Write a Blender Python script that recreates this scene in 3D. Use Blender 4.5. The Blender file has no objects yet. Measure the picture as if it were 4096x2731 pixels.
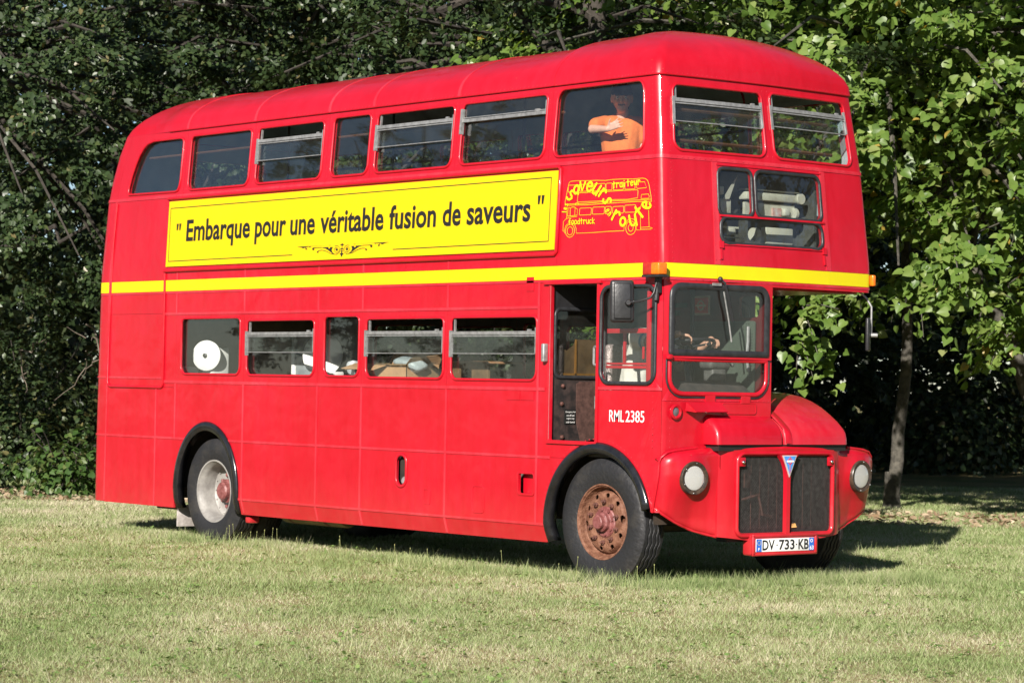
import bpy, bmesh, math, random
import numpy as np
from mathutils import Vector, Matrix
from mathutils.geometry import delaunay_2d_cdt

random.seed(7); RNG = np.random.default_rng(11)
SC = bpy.context.scene
COL = SC.collection
PI = math.pi

# ------------------------------------------------------------------ camera
CAM_POS = np.array([16.2012, -14.139, 1.6065])
YAW, PITCH, ROLL = 0.8872, 0.0164, 0.018
cd = bpy.data.cameras.new('camera'); cam = bpy.data.objects.new('camera', cd); COL.objects.link(cam)
_f = np.array([-math.sin(YAW)*math.cos(PITCH), math.cos(YAW)*math.cos(PITCH), math.sin(PITCH)])
_r = np.cross(_f, [0, 0, 1]); _r /= np.linalg.norm(_r); _u = np.cross(_r, _f)
R2 = math.cos(ROLL)*_r + math.sin(ROLL)*_u
U2 = -math.sin(ROLL)*_r + math.cos(ROLL)*_u
M = Matrix(((R2[0], U2[0], -_f[0], CAM_POS[0]), (R2[1], U2[1], -_f[1], CAM_POS[1]), (R2[2], U2[2], -_f[2], CAM_POS[2]), (0, 0, 0, 1)))
cam.matrix_world = M
cd.sensor_width = 36.0; cd.lens = 36.0*10454.3/4096.0
cd.clip_start = 0.5; cd.clip_end = 2000
cd.dof.use_dof = True; cd.dof.focus_distance = 20.8; cd.dof.aperture_fstop = 6.3
SC.camera = cam
# ------------------------------------------------------------------ world, sun, exposure
SUN_DIR = Vector((1.14, -1.69, 1.0)).normalized()
w = bpy.data.worlds.new('World'); SC.world = w; w.use_nodes = True
nt = w.node_tree; nt.nodes.clear()
sky = nt.nodes.new('ShaderNodeTexSky'); sky.sky_type = 'NISHITA'; sky.sun_disc = False
sky.sun_elevation = math.asin(SUN_DIR.z); sky.sun_rotation = math.atan2(SUN_DIR.x, SUN_DIR.y)
sky.air_density = 0.75; sky.dust_density = 0.15; sky.ozone_density = 1.5
bg = nt.nodes.new('ShaderNodeBackground'); bg.inputs['Strength'].default_value = 0.05
wo = nt.nodes.new('ShaderNodeOutputWorld')
nt.links.new(sky.outputs[0], bg.inputs[0]); nt.links.new(bg.outputs[0], wo.inputs[0])
sl = bpy.data.lights.new('sun', 'SUN'); sl.energy = 5.0; sl.angle = math.radians(0.55); sl.color = (1.0, 0.93, 0.84)
so = bpy.data.objects.new('sun', sl); COL.objects.link(so)
so.rotation_euler = SUN_DIR.to_track_quat('Z', 'Y').to_euler(); so.location = (30, -44, 26)
SC.view_settings.view_transform = 'Standard'; SC.view_settings.look = 'None'
SC.view_settings.gamma = 1.0; SC.view_settings.use_curve_mapping = False
SC.view_settings.exposure = 0.92
SC.cycles.caustics_reflective = False; SC.cycles.caustics_refractive = False
SC.cycles.use_denoising = True
SC.cycles.max_bounces = 8; SC.cycles.transparent_max_bounces = 16

# ------------------------------------------------------------------ helpers
def link(o, parent=None):
    COL.objects.link(o)
    if parent is not None: o.parent = parent
    return o

def tag(o, label=None, cat=None, group=None, kind=None):
    if label: o['label'] = label
    if cat: o['category'] = cat
    if group: o['group'] = group
    if kind: o['kind'] = kind
    return o

def empty(name, loc=(0, 0, 0), rz=0):
    o = bpy.data.objects.new(name, None); COL.objects.link(o)
    o.location = loc; o.rotation_euler = (0, 0, rz); o.empty_display_size = 0.3
    return o

def build(name, V, F, mats, parent=None, mi=None, smooth=35):
    me = bpy.data.meshes.new(name)
    me.from_pydata([tuple(map(float, v)) for v in V], [], [tuple(map(int, f)) for f in F])
    for m in (mats if isinstance(mats, (list, tuple)) else [mats]): me.materials.append(m)
    if mi is not None: me.polygons.foreach_set('material_index', np.array(mi, dtype=np.int32))
    if smooth:
        me.polygons.foreach_set('use_smooth', np.ones(len(me.polygons), dtype=bool))
        me.set_sharp_from_angle(angle=math.radians(smooth))
    me.update()
    o = bpy.data.objects.new(name, me)
    return link(o, parent)

class MB:
    """collects geometry for ONE mesh object"""
    def __init__(s): s.V = []; s.F = []; s.M = []
    def add(s, V, F, mi=0):
        b = len(s.V); s.V.extend([tuple(v) for v in V])
        s.F.extend([tuple(b+i for i in f) for f in F]); s.M.extend([mi]*len(F)); return s
    def box(s, x0, x1, y0, y1, z0, z1, mi=0):
        V = [(x, y, z) for x in (x0, x1) for y in (y0, y1) for z in (z0, z1)]
        return s.add(V, [(0, 1, 3, 2), (4, 6, 7, 5), (0, 4, 5, 1), (2, 3, 7, 6), (0, 2, 6, 4), (1, 5, 7, 3)], mi)
    def rbox(s, x0, x1, y0, y1, z0, z1, r=0.01, seg=2, mi=0, mat=None):
        bm = bmesh.new()
        bmesh.ops.create_cube(bm, size=1)
        for v in bm.verts: v.co = Vector((x0+(v.co.x+.5)*(x1-x0), y0+(v.co.y+.5)*(y1-y0), z0+(v.co.z+.5)*(z1-z0)))
        bmesh.ops.bevel(bm, geom=bm.edges[:], offset=r, segments=seg, profile=0.5, affect='EDGES')
        return s.bm(bm, mi, mat)
    def bm(s, bm, mi=0, mat=None):
        bm.verts.index_update()
        V = [(mat @ v.co if mat else v.co)[:] for v in bm.verts]; F = [[v.index for v in f.verts] for f in bm.faces]
        bm.free(); return s.add(V, F, mi)
    def tube(s, P, r, seg=8, closed=False, mi=0, flat=None):
        """tube along points; r float or list; flat=(axis vector, scale) squashes the section"""
        P = [np.array(p, float) for p in P]; n = len(P)
        rr = r if isinstance(r, (list, tuple)) else [r]*n
        T = []
        for i in range(n):
            a = P[(i-1) % n] if (closed or i > 0) else P[0]; b = P[(i+1) % n] if (closed or i < n-1) else P[-1]
            t = b-a; T.append(t/(np.linalg.norm(t)+1e-12))
        ref = np.array([0, 0, 1.0]) if abs(T[0][2]) < .9 else np.array([1.0, 0, 0])
        nrm = np.cross(T[0], ref); nrm /= np.linalg.norm(nrm)
        V = []; F = []
        for i in range(n):
            nrm = nrm-T[i]*np.dot(nrm, T[i]); nrm /= np.linalg.norm(nrm)+1e-12
            bn = np.cross(T[i], nrm)
            for k in range(seg):
                a = 2*PI*k/seg; d = (nrm*math.cos(a)+bn*math.sin(a))*rr[i]
                if flat is not None:
                    ax = np.array(flat[0]); d = d-ax*np.dot(d, ax)*(1-flat[1])
                V.append(P[i]+d)
        m = n if closed else n-1
        for i in range(m):
            for k in range(seg):
                a = i*seg+k; b = i*seg+(k+1) % seg; c = ((i+1) % n)*seg+(k+1) % seg; d = ((i+1) % n)*seg+k
                F.append((a, b, c, d))
        if not closed:
            F.append(tuple(range(seg-1, -1, -1))); F.append(tuple((n-1)*seg+k for k in range(seg)))
        return s.add(V, F, mi)
    def lathe(s, prof, o, axis, seg=32, mi=0, ang0=0.0):
        """profile list (radius, distance along axis)"""
        ax = Vector(axis).normalized(); q = ax.to_track_quat('Z', 'Y'); V = []; F = []
        ex = np.array(q @ Vector((1, 0, 0))); ey = np.array(q @ Vector((0, 1, 0))); ez = np.array(ax); o = np.array(o, float)
        n = len(prof)
        for k in range(seg):
            a = 2*PI*k/seg+ang0; d = ex*math.cos(a)+ey*math.sin(a)
            for (r, h) in prof: V.append(o+d*r+ez*h)
        for k in range(seg):
            for i in range(n-1):
                F.append((k*n+i, ((k+1) % seg)*n+i, ((k+1) % seg)*n+i+1, k*n+i+1))
        if prof[0][0] > 1e-4: F.append(tuple(k*n for k in range(seg-1, -1, -1)))
        if prof[-1][0] > 1e-4: F.append(tuple(k*n+n-1 for k in range(seg)))
        return s.add(V, F, mi)
    def sphere(s, c, r, seg=10, rings=6, mi=0, sc=(1, 1, 1)):
        V = []; F = []
        for i in range(rings+1):
            t = PI*i/rings
            for k in range(seg):
                a = 2*PI*k/seg; V.append((c[0]+r*sc[0]*math.sin(t)*math.cos(a), c[1]+r*sc[1]*math.sin(t)*math.sin(a), c[2]+r*sc[2]*math.cos(t)))
        for i in range(rings):
            for k in range(seg): F.append((i*seg+k, (i+1)*seg+k, (i+1)*seg+(k+1) % seg, i*seg+(k+1) % seg))
        return s.add(V, F, mi)
    def prism(s, poly, fn, d0, d1, mi=0):
        """2D polygon (may be concave) -> solid between offsets d0 and d1 of fn(a,b,d)"""
        tr = cdt_fill(poly, [])
        P, T = tr; n = len(P)
        V = [fn(a, b, d1) for a, b in P]+[fn(a, b, d0) for a, b in P]
        F = [tuple(t) for t in T]+[tuple(n+i for i in reversed(t)) for t in T]
        F += boundary_quads(T, n)
        return s.add(V, F, mi)
    def done(s, name, mats, parent=None, smooth=35):
        mm = s.M if isinstance(mats, (list, tuple)) else None
        return build(name, s.V, s.F, mats, parent, mm, smooth)

def boundary_quads(T, n):
    cnt = {}
    for t in T:
        for i in range(len(t)):
            a, b = t[i], t[(i+1) % len(t)]; cnt[(a, b)] = cnt.get((a, b), 0)+1
    return [(b, a, a+n, b+n) for (a, b) in cnt if (b, a) not in cnt]

def inpoly(x, y, poly):
    c = False; j = len(poly)-1
    for i in range(len(poly)):
        xi, yi = poly[i]; xj, yj = poly[j]
        if (yi > y) != (yj > y) and x < (xj-xi)*(y-yi)/(yj-yi)+xi: c = not c
        j = i
    return c

def cdt_fill(outer, holes, extra=()):
    pts = []; edges = []
    for lp in [outer]+list(holes):
        b = len(pts); pts.extend(lp); edges.extend([(b+i, b+(i+1) % len(lp)) for i in range(len(lp))])
    pts.extend(extra)
    ov, oe, of, *_ = delaunay_2d_cdt([Vector(q) for q in pts], edges, [], 0, 1e-6)
    P = [(v.x, v.y) for v in ov]; T = []
    for f in of:
        cx = sum(P[i][0] for i in f)/len(f); cy = sum(P[i][1] for i in f)/len(f)
        if inpoly(cx, cy, outer) and not any(inpoly(cx, cy, h) for h in holes):
            a = sum(P[f[i]][0]*P[f[(i+1) % len(f)]][1]-P[f[(i+1) % len(f)]][0]*P[f[i]][1] for i in range(len(f)))
            T.append(tuple(f) if a > 0 else tuple(reversed(f)))
    used = sorted({i for t in T for i in t}); mp = {o: i for i, o in enumerate(used)}
    return [P[i] for i in used], [tuple(mp[i] for i in t) for t in T]

def rrect(a0, a1, b0, b1, r, n=5):
    rs = r if isinstance(r, (list, tuple)) else [r]*4       # corners: (a0,b0) (a1,b0) (a1,b1) (a0,b1)
    out = []
    for (cx, cy, sx, sy, st, rr) in ((a0, b0, 1, 1, PI, rs[0]), (a1, b0, -1, 1, 1.5*PI, rs[1]), (a1, b1, -1, -1, 0, rs[2]), (a0, b1, 1, -1, .5*PI, rs[3])):
        for k in range(n+1):
            t = st+.5*PI*k/n
            out.append((cx+sx*rr+rr*math.cos(t), cy+sy*rr+rr*math.sin(t)))
    return out

def panel_geo(fn, outer, holes=(), th=0.025, o=0.0, ds=0.0, dz=0.0, zs=(), ss=()):
    a0 = min(q[0] for q in outer); a1 = max(q[0] for q in outer); b0 = min(q[1] for q in outer); b1 = max(q[1] for q in outer)
    A = sorted({a0, a1} | {s for s in ss if a0+.004 < s < a1-.004} | ({a0+(a1-a0)*i/max(1, round((a1-a0)/ds)) for i in range(1, max(1, round((a1-a0)/ds)))} if ds else set()))
    Bz = sorted({b0, b1} | {z for z in zs if b0+.004 < z < b1-.004} | ({b0+(b1-b0)*i/max(1, round((b1-b0)/dz)) for i in range(1, max(1, round((b1-b0)/dz)))} if dz else set()))
    ex = [(a, b) for a in A for b in Bz]
    P, T = cdt_fill(list(outer), [list(h) for h in holes], ex)
    n = len(P)
    V = [fn(a, b, o) for a, b in P]+[fn(a, b, o-th) for a, b in P]
    F = list(T)+[tuple(n+i for i in reversed(t)) for t in T]; mi = [0]*len(T)+[1]*len(T)
    q = boundary_quads(T, n); F += q; mi += [0]*len(q)
    return V, F, mi

def rect(a0, a1, b0, b1, g=0.0012): return [(a0+g, b0+g), (a1-g, b0+g), (a1-g, b1-g), (a0+g, b1-g)]

def offset_poly(poly, d):
    n = len(poly); out = []
    for i in range(n):
        a = np.array(poly[i-1]); b = np.array(poly[i]); c = np.array(poly[(i+1) % n])
        e1 = b-a; e2 = c-b; l1 = np.linalg.norm(e1); l2 = np.linalg.norm(e2)
        e1 = e1/l1 if l1 > 1e-9 else e2/max(l2, 1e-9); e2 = e2/l2 if l2 > 1e-9 else e1
        n1 = np.array([e1[1], -e1[0]]); n2 = np.array([e2[1], -e2[0]]); m = n1+n2; m = m/max(np.dot(m, m)/2, .5)
        out.append(tuple(b+m*d))
    return out

def ring_geo(fn, poly, hw, hh, c=0.0, oc=0.0, seg=8):
    """closed bead along a CCW outline: half width hw in the surface, half height hh out of it"""
    n = len(poly); V = []; F = []
    for k in range(seg):
        t = 2*PI*k/seg+PI/seg
        off = offset_poly(poly, c+hw*math.cos(t))
        V += [fn(a, b, oc+hh*math.sin(t)) for a, b in off]
    for k in range(seg):
        k2 = (k+1) % seg
        for i in range(n): F.append((k*n+i, k*n+(i+1) % n, k2*n+(i+1) % n, k2*n+i))
    return V, F

def text_geo(body, bold=0.0):
    cu = bpy.data.curves.new('txt', 'FONT'); cu.body = body; cu.offset = bold; cu.resolution_u = 3
    ob = bpy.data.objects.new('txt', cu); COL.objects.link(ob)
    dg = bpy.context.evaluated_depsgraph_get(); me = bpy.data.meshes.new_from_object(ob.evaluated_get(dg))
    V = [tuple(v.co[:2]) for v in me.vertices]; F = [tuple(p.vertices) for p in me.polygons]
    bpy.data.objects.remove(ob); bpy.data.curves.remove(cu); bpy.data.meshes.remove(me)
    return V, F

def text_on(fn, body, a0, a1, b0, b1, o, bold=0.0, shear=0.0):
    V, F = text_geo(body, bold)
    x0 = min(v[0] for v in V); x1 = max(v[0] for v in V); y0 = min(v[1] for v in V); y1 = max(v[1] for v in V)
    return [fn(a0+(v[0]-x0)/(x1-x0)*(a1-a0)+shear*(v[1]-y0), b0+(v[1]-y0)/(y1-y0)*(b1-b0), o) for v in V], F

# ------------------------------------------------------------------ materials
def new_mat(name):
    m = bpy.data.materials.new(name); m.use_nodes = True
    nt = m.node_tree; b = nt.nodes['Principled BSDF']; return m, nt, b

def mat(name, col, rough=.5, metal=0.0, coat=0.0, var=0.0, scale=6.0, bump=0.0, bscale=40.0, col2=None, spec=.5, lo=.35, hi=.65):
    m, nt, b = new_mat(name); L = nt.links
    b.inputs['Base Color'].default_value = (*col, 1); b.inputs['Roughness'].default_value = rough; b.inputs['Metallic'].default_value = metal
    b.inputs['Coat Weight'].default_value = coat; b.inputs['Coat Roughness'].default_value = .12; b.inputs['Specular IOR Level'].default_value = spec
    if var or col2:
        tc = nt.nodes.new('ShaderNodeTexCoord'); n = nt.nodes.new('ShaderNodeTexNoise'); n.inputs['Scale'].default_value = scale; n.inputs['Detail'].default_value = 6
        n.inputs['Roughness'].default_value = .65
        L.new(tc.outputs['Object'], n.inputs['Vector'])
        r = nt.nodes.new('ShaderNodeValToRGB'); r.color_ramp.elements[0].position = lo; r.color_ramp.elements[1].position = hi
        c2 = col2 if col2 else tuple(min(1, c*(1+var)) for c in col); c1 = col if col2 else tuple(c*(1-var) for c in col)
        r.color_ramp.elements[0].color = (*c1, 1); r.color_ramp.elements[1].color = (*c2, 1)
        L.new(n.outputs['Fac'], r.inputs['Fac']); L.new(r.outputs['Color'], b.inputs['Base Color'])
    if bump:
        tc2 = nt.nodes.new('ShaderNodeTexCoord'); n2 = nt.nodes.new('ShaderNodeTexNoise'); n2.inputs['Scale'].default_value = bscale; n2.inputs['Detail'].default_value = 3
        L.new(tc2.outputs['Object'], n2.inputs['Vector'])
        bp = nt.nodes.new('ShaderNodeBump'); bp.inputs['Strength'].default_value = bump; bp.inputs['Distance'].default_value = .02
        L.new(n2.outputs['Fac'], bp.inputs['Height']); L.new(bp.outputs['Normal'], b.inputs['Normal'])
    return m

def paint(name, col, faded):
    """hand-painted coach enamel: slight chalking, vertical wash marks, uneven gloss, soft dents"""
    m, nt, b = new_mat(name); L = nt.links; N = nt.nodes.new
    tc = N('ShaderNodeTexCoord')
    mp = N('ShaderNodeMapping'); mp.inputs['Scale'].default_value = (5, 5, .8); L.new(tc.outputs['Object'], mp.inputs['Vector'])
    n1 = N('ShaderNodeTexNoise'); n1.inputs['Scale'].default_value = 2.2; n1.inputs['Detail'].default_value = 7; n1.inputs['Roughness'].default_value = .6; L.new(mp.outputs[0], n1.inputs['Vector'])
    n2 = N('ShaderNodeTexNoise'); n2.inputs['Scale'].default_value = 1.1; n2.inputs['Detail'].default_value = 4; L.new(tc.outputs['Object'], n2.inputs['Vector'])
    ad = N('ShaderNodeMath'); ad.operation = 'MULTIPLY'; L.new(n1.outputs['Fac'], ad.inputs[0]); L.new(n2.outputs['Fac'], ad.inputs[1])
    r = N('ShaderNodeValToRGB'); r.color_ramp.elements[0].position = .12; r.color_ramp.elements[1].position = .45
    r.color_ramp.elements[0].color = (*col, 1); r.color_ramp.elements[1].color = (*faded, 1); L.new(ad.outputs[0], r.inputs['Fac'])
    # fine specks of chips and dirt
    n3 = N('ShaderNodeTexNoise'); n3.inputs['Scale'].default_value = 55; n3.inputs['Detail'].default_value = 2; L.new(tc.outputs['Object'], n3.inputs['Vector'])
    r3 = N('ShaderNodeValToRGB'); r3.color_ramp.elements[0].position = .74; r3.color_ramp.elements[1].position = .80
    r3.color_ramp.elements[0].color = (0, 0, 0, 1); r3.color_ramp.elements[1].color = (.35, .35, .35, 1); L.new(n3.outputs['Fac'], r3.inputs['Fac'])
    # road dirt rising from the skirt
    sx = N('ShaderNodeSeparateXYZ'); L.new(tc.outputs['Object'], sx.inputs[0])
    mr = N('ShaderNodeMapRange'); mr.inputs[1].default_value = .22; mr.inputs[2].default_value = .75; mr.inputs[3].default_value = .14; mr.inputs[4].default_value = 0.0; L.new(sx.outputs['Z'], mr.inputs[0])
    n5 = N('ShaderNodeTexNoise'); n5.inputs['Scale'].default_value = 9; n5.inputs['Detail'].default_value = 8; L.new(tc.outputs['Object'], n5.inputs['Vector'])
    mu = N('ShaderNodeMath'); mu.operation = 'MULTIPLY'; L.new(mr.outputs[0], mu.inputs[0]); L.new(n5.outputs['Fac'], mu.inputs[1])
    mx = N('ShaderNodeMix'); mx.data_type = 'RGBA'; mx.inputs['B'].default_value = (.34, .23, .15, 1)
    a2 = N('ShaderNodeMath'); a2.operation = 'ADD'; a2.use_clamp = True; L.new(mu.outputs[0], a2.inputs[0]); L.new(r3.outputs['Color'], a2.inputs[1])
    L.new(a2.outputs[0], mx.inputs['Factor']); L.new(r.outputs['Color'], mx.inputs['A']); L.new(mx.outputs['Result'], b.inputs['Base Color'])
    rr = N('ShaderNodeMapRange'); rr.inputs[3].default_value = .26; rr.inputs[4].default_value = .48; L.new(n1.outputs['Fac'], rr.inputs[0]); L.new(rr.outputs[0], b.inputs['Roughness'])
    b.inputs['Coat Weight'].default_value = .5; b.inputs['Coat Roughness'].default_value = .06; b.inputs['Specular IOR Level'].default_value = .35
    n4 = N('ShaderNodeTexNoise'); n4.inputs['Scale'].default_value = 3.2; n4.inputs['Detail'].default_value = 2; L.new(tc.outputs['Object'], n4.inputs['Vector'])
    bp = N('ShaderNodeBump'); bp.inputs['Strength'].default_value = .34; bp.inputs['Distance'].default_value = .03; L.new(n4.outputs['Fac'], bp.inputs['Height'])
    n6 = N('ShaderNodeTexNoise'); n6.inputs['Scale'].default_value = 160; L.new(tc.outputs['Object'], n6.inputs['Vector'])
    bp2 = N('ShaderNodeBump'); bp2.inputs['Strength'].default_value = .05; bp2.inputs['Distance'].default_value = .004; L.new(n6.outputs['Fac'], bp2.inputs['Height']); L.new(bp.outputs[0], bp2.inputs['Normal'])
    L.new(bp2.outputs[0], b.inputs['Normal']); L.new(bp2.outputs[0], b.inputs['Coat Normal'])
    return m

def glass(name, tint=(.93, .945, .94), dust=.05):
    m = bpy.data.materials.new(name); m.use_nodes = True; nt = m.node_tree; nt.nodes.clear(); N = nt.nodes.new; L = nt.links
    out = N('ShaderNodeOutputMaterial'); tr = N('ShaderNodeBsdfTransparent'); tr.inputs[0].default_value = (*tint, 1)
    gl = N('ShaderNodeBsdfGlossy'); gl.inputs['Roughness'].default_value = .015; gl.inputs['Color'].default_value = (.95, .97, 1, 1)
    lw = N('ShaderNodeLayerWeight'); lw.inputs['Blend'].default_value = .5; pw = N('ShaderNodeMath'); pw.operation = 'POWER'; pw.inputs[1].default_value = 3.5; L.new(lw.outputs['Facing'], pw.inputs[0])
    fr = N('ShaderNodeMath'); fr.operation = 'MULTIPLY_ADD'; fr.inputs[1].default_value = .9; fr.inputs[2].default_value = .04; L.new(pw.outputs[0], fr.inputs[0])
    mx = N('ShaderNodeMixShader'); L.new(fr.outputs[0], mx.inputs[0]); L.new(tr.outputs[0], mx.inputs[1]); L.new(gl.outputs[0], mx.inputs[2])
    df = N('ShaderNodeBsdfDiffuse'); df.inputs[0].default_value = (.55, .52, .47, 1)
    tc = N('ShaderNodeTexCoord'); n = N('ShaderNodeTexNoise'); n.inputs['Scale'].default_value = 5; n.inputs['Detail'].default_value = 9; n.inputs['Roughness'].default_value = .72
    L.new(tc.outputs['Object'], n.inputs['Vector'])
    mr = N('ShaderNodeMapRange'); mr.inputs[1].default_value = .3; mr.inputs[2].default_value = .8; mr.inputs[3].default_value = dust*.3; mr.inputs[4].default_value = dust*2.2; L.new(n.outputs['Fac'], mr.inputs[0])
    m2 = N('ShaderNodeMixShader'); L.new(mr.outputs[0], m2.inputs[0]); L.new(mx.outputs[0], m2.inputs[1]); L.new(df.outputs[0], m2.inputs[2])
    L.new(m2.outputs[0], out.inputs[0]); return m

RED = paint('red_coach_paint', (.40, .003, .012), (.47, .007, .022)); REDW = paint('red_worn_joint', (.44, .010, .024), (.53, .036, .055))
YEL = mat('yellow_stripe_paint', (.64, .55, .003), .42, var=.05, scale=3, coat=.1)
SIGN = mat('yellow_sign_vinyl', (.64, .45, .0), .5, var=.01, scale=2)
LOGO = mat('yellow_logo_vinyl', (.70, .56, .005), .5, var=.02)
INK = mat('black_print', (.012, .012, .012), .5, var=.1)
RUB = mat('black_rubber', (.022, .023, .026), .42, var=.35, scale=14, bump=.1)
TYRE = mat('tyre_rubber', (.014, .014, .016), .6, col2=(.045, .040, .034), scale=5, lo=.5, hi=.9, bump=.35, bscale=30)
ARCH = mat('black_arch_paint', (.012, .012, .014), .2, coat=.3, var=.4, scale=8)
ALU = mat('dull_aluminium', (.33, .33, .33), .5, .6, var=.25, scale=20)
CHROME = mat('chrome', (.8, .8, .8), .12, 1.0, var=.05); REFL = mat('satin_reflector', (.97, .98, 1.0), .2, .45, var=.02)
GLASS = glass('window_glass', dust=.005); GLASSD = glass('dusty_glass', (.74, .78, .77), dust=.012); LENS = glass('lens_glass', (.95, .95, .95), .02); GLASSM = glass('box_glass', (.85, .88, .87), .010)
LINE_U = mat('upper_deck_lining', (.36, .45, .48), .55, var=.15, scale=3)
LINE_L = mat('lower_deck_lining', (.13, .11, .10), .6, var=.25, scale=4)
FLOORM = mat('dark_floor', (.045, .04, .036), .7, var=.3, scale=5)
CHASS = mat('chassis_black', (.016, .015, .014), .6, col2=(.05, .035, .025), scale=6)
RUST = mat('rusty_steel', (.11, .04, .02), .7, col2=(.24, .115, .07), scale=16, bump=.4, bscale=60, lo=.4, hi=.7)
RUSTD = mat('dark_rust', (.06, .022, .016), .65, col2=(.15, .06, .045), scale=30, bump=.5, bscale=80)
HUBPINK = mat('faded_red_hub', (.12, .03, .028), .5, col2=(.24, .09, .085), scale=22, bump=.3)
RIMGREY = mat('grey_painted_rim', (.19, .18, .17), .5, col2=(.32, .31, .29), scale=7, bump=.1)
MESHB = mat('black_expanded_metal', (.12, .12, .12), .45, .3, var=.4, scale=30)
WHITE = mat('white_plastic', (.74, .74, .72), .4, var=.06)
PLATEW = mat('plate_white', (.80, .80, .78), .35, var=.03); PLATEB = mat('plate_blue', (.03, .13, .52), .35, var=.05)
BADGEB = mat('badge_blue', (.06, .25, .62), .3, var=.08)
AMBER = mat('amber_plastic', (.75, .16, .01), .2, var=.2, scale=30, coat=.4); REDLENS = mat('red_plastic', (.38, .02, .012), .2, var=.2, scale=30, coat=.4)
BLKPL = mat('black_plastic', (.02, .02, .022), .38, var=.25, scale=12, bump=.08)
CARD = mat('brown_cardboard', (.42, .25, .13), .8, var=.12, scale=9)
BOARD = mat('brown_hardboard', (.27, .15, .075), .7, var=.3, scale=7); WOODO = mat('orange_pine_batten', (.55, .23, .05), .5, var=.2, scale=15)
BAGM = mat('white_plastic_bag', (.66, .70, .74), .3, var=.12, scale=12, bump=.5, bscale=25)
GREYP = mat('grey_panel', (.22, .25, .26), .4, var=.15); GREENP = mat('green_grey_panel', (.07, .09, .07), .5, var=.15, scale=4)
SEATM = mat('dark_red_moquette', (.10, .015, .02), .9, var=.4, scale=40); CHECK = mat('chequer_plate', (.30, .25, .24), .4, .4, var=.3, scale=45, bump=.6, bscale=60)
CREAM = mat('cream_paint', (.62, .59, .50), .5, col2=(.40, .36, .30), scale=8, lo=.5, hi=.8)
BRASS = mat('brown_handrail', (.09, .045, .025), .4, var=.2)
TANK = mat('olive_tank', (.16, .13, .05), .5, var=.3)
DIRTW = mat('dirty_white_rubber', (.30, .27, .25), .8, col2=(.46, .42, .40), scale=18)
# ------------------------------------------------------------------ ground (structure)
gm, gnt, gb = new_mat('lawn_soil_and_thatch'); L = gnt.links; N = gnt.nodes.new
tc = N('ShaderNodeTexCoord')
n1 = N('ShaderNodeTexNoise'); n1.inputs['Scale'].default_value = .55; n1.inputs['Detail'].default_value = 5; L.new(tc.outputs['Object'], n1.inputs['Vector'])
n2 = N('ShaderNodeTexNoise'); n2.inputs['Scale'].default_value = 28; n2.inputs['Detail'].default_value = 8; L.new(tc.outputs['Object'], n2.inputs['Vector'])
r1 = N('ShaderNodeValToRGB'); r1.color_ramp.elements[0].color = (.20, .21, .085, 1); r1.color_ramp.elements[1].color = (.36, .29, .16, 1); r1.color_ramp.elements[0].position = .38; r1.color_ramp.elements[1].position = .62
L.new(n1.outputs['Fac'], r1.inputs['Fac'])
r2 = N('ShaderNodeValToRGB'); r2.color_ramp.elements[0].color = (.45, .42, .36, 1); r2.color_ramp.elements[1].color = (1.1, 1.1, 1.05, 1); r2.color_ramp.elements[0].position = .3; r2.color_ramp.elements[1].position = .7
L.new(n2.outputs['Fac'], r2.inputs['Fac'])
mx = N('ShaderNodeMix'); mx.data_type = 'RGBA'; mx.blend_type = 'MULTIPLY'; mx.inputs['Factor'].default_value = 1; L.new(r1.outputs[0], mx.inputs['A']); L.new(r2.outputs[0], mx.inputs['B'])
L.new(mx.outputs['Result'], gb.inputs['Base Color']); gb.inputs['Roughness'].default_value = .95; gb.inputs['Specular IOR Level'].default_value = .1
bp = N('ShaderNodeBump'); bp.inputs['Strength'].default_value = .8; bp.inputs['Distance'].default_value = .03; L.new(n2.outputs['Fac'], bp.inputs['Height']); L.new(bp.outputs[0], gb.inputs['Normal'])
ground = MB().add([(-400, -400, 0), (400, -400, 0), (400, 400, 0), (-400, 400, 0)], [(0, 1, 2, 3)]).done('ground', gm, None, 0)
tag(ground, kind='structure')

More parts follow.
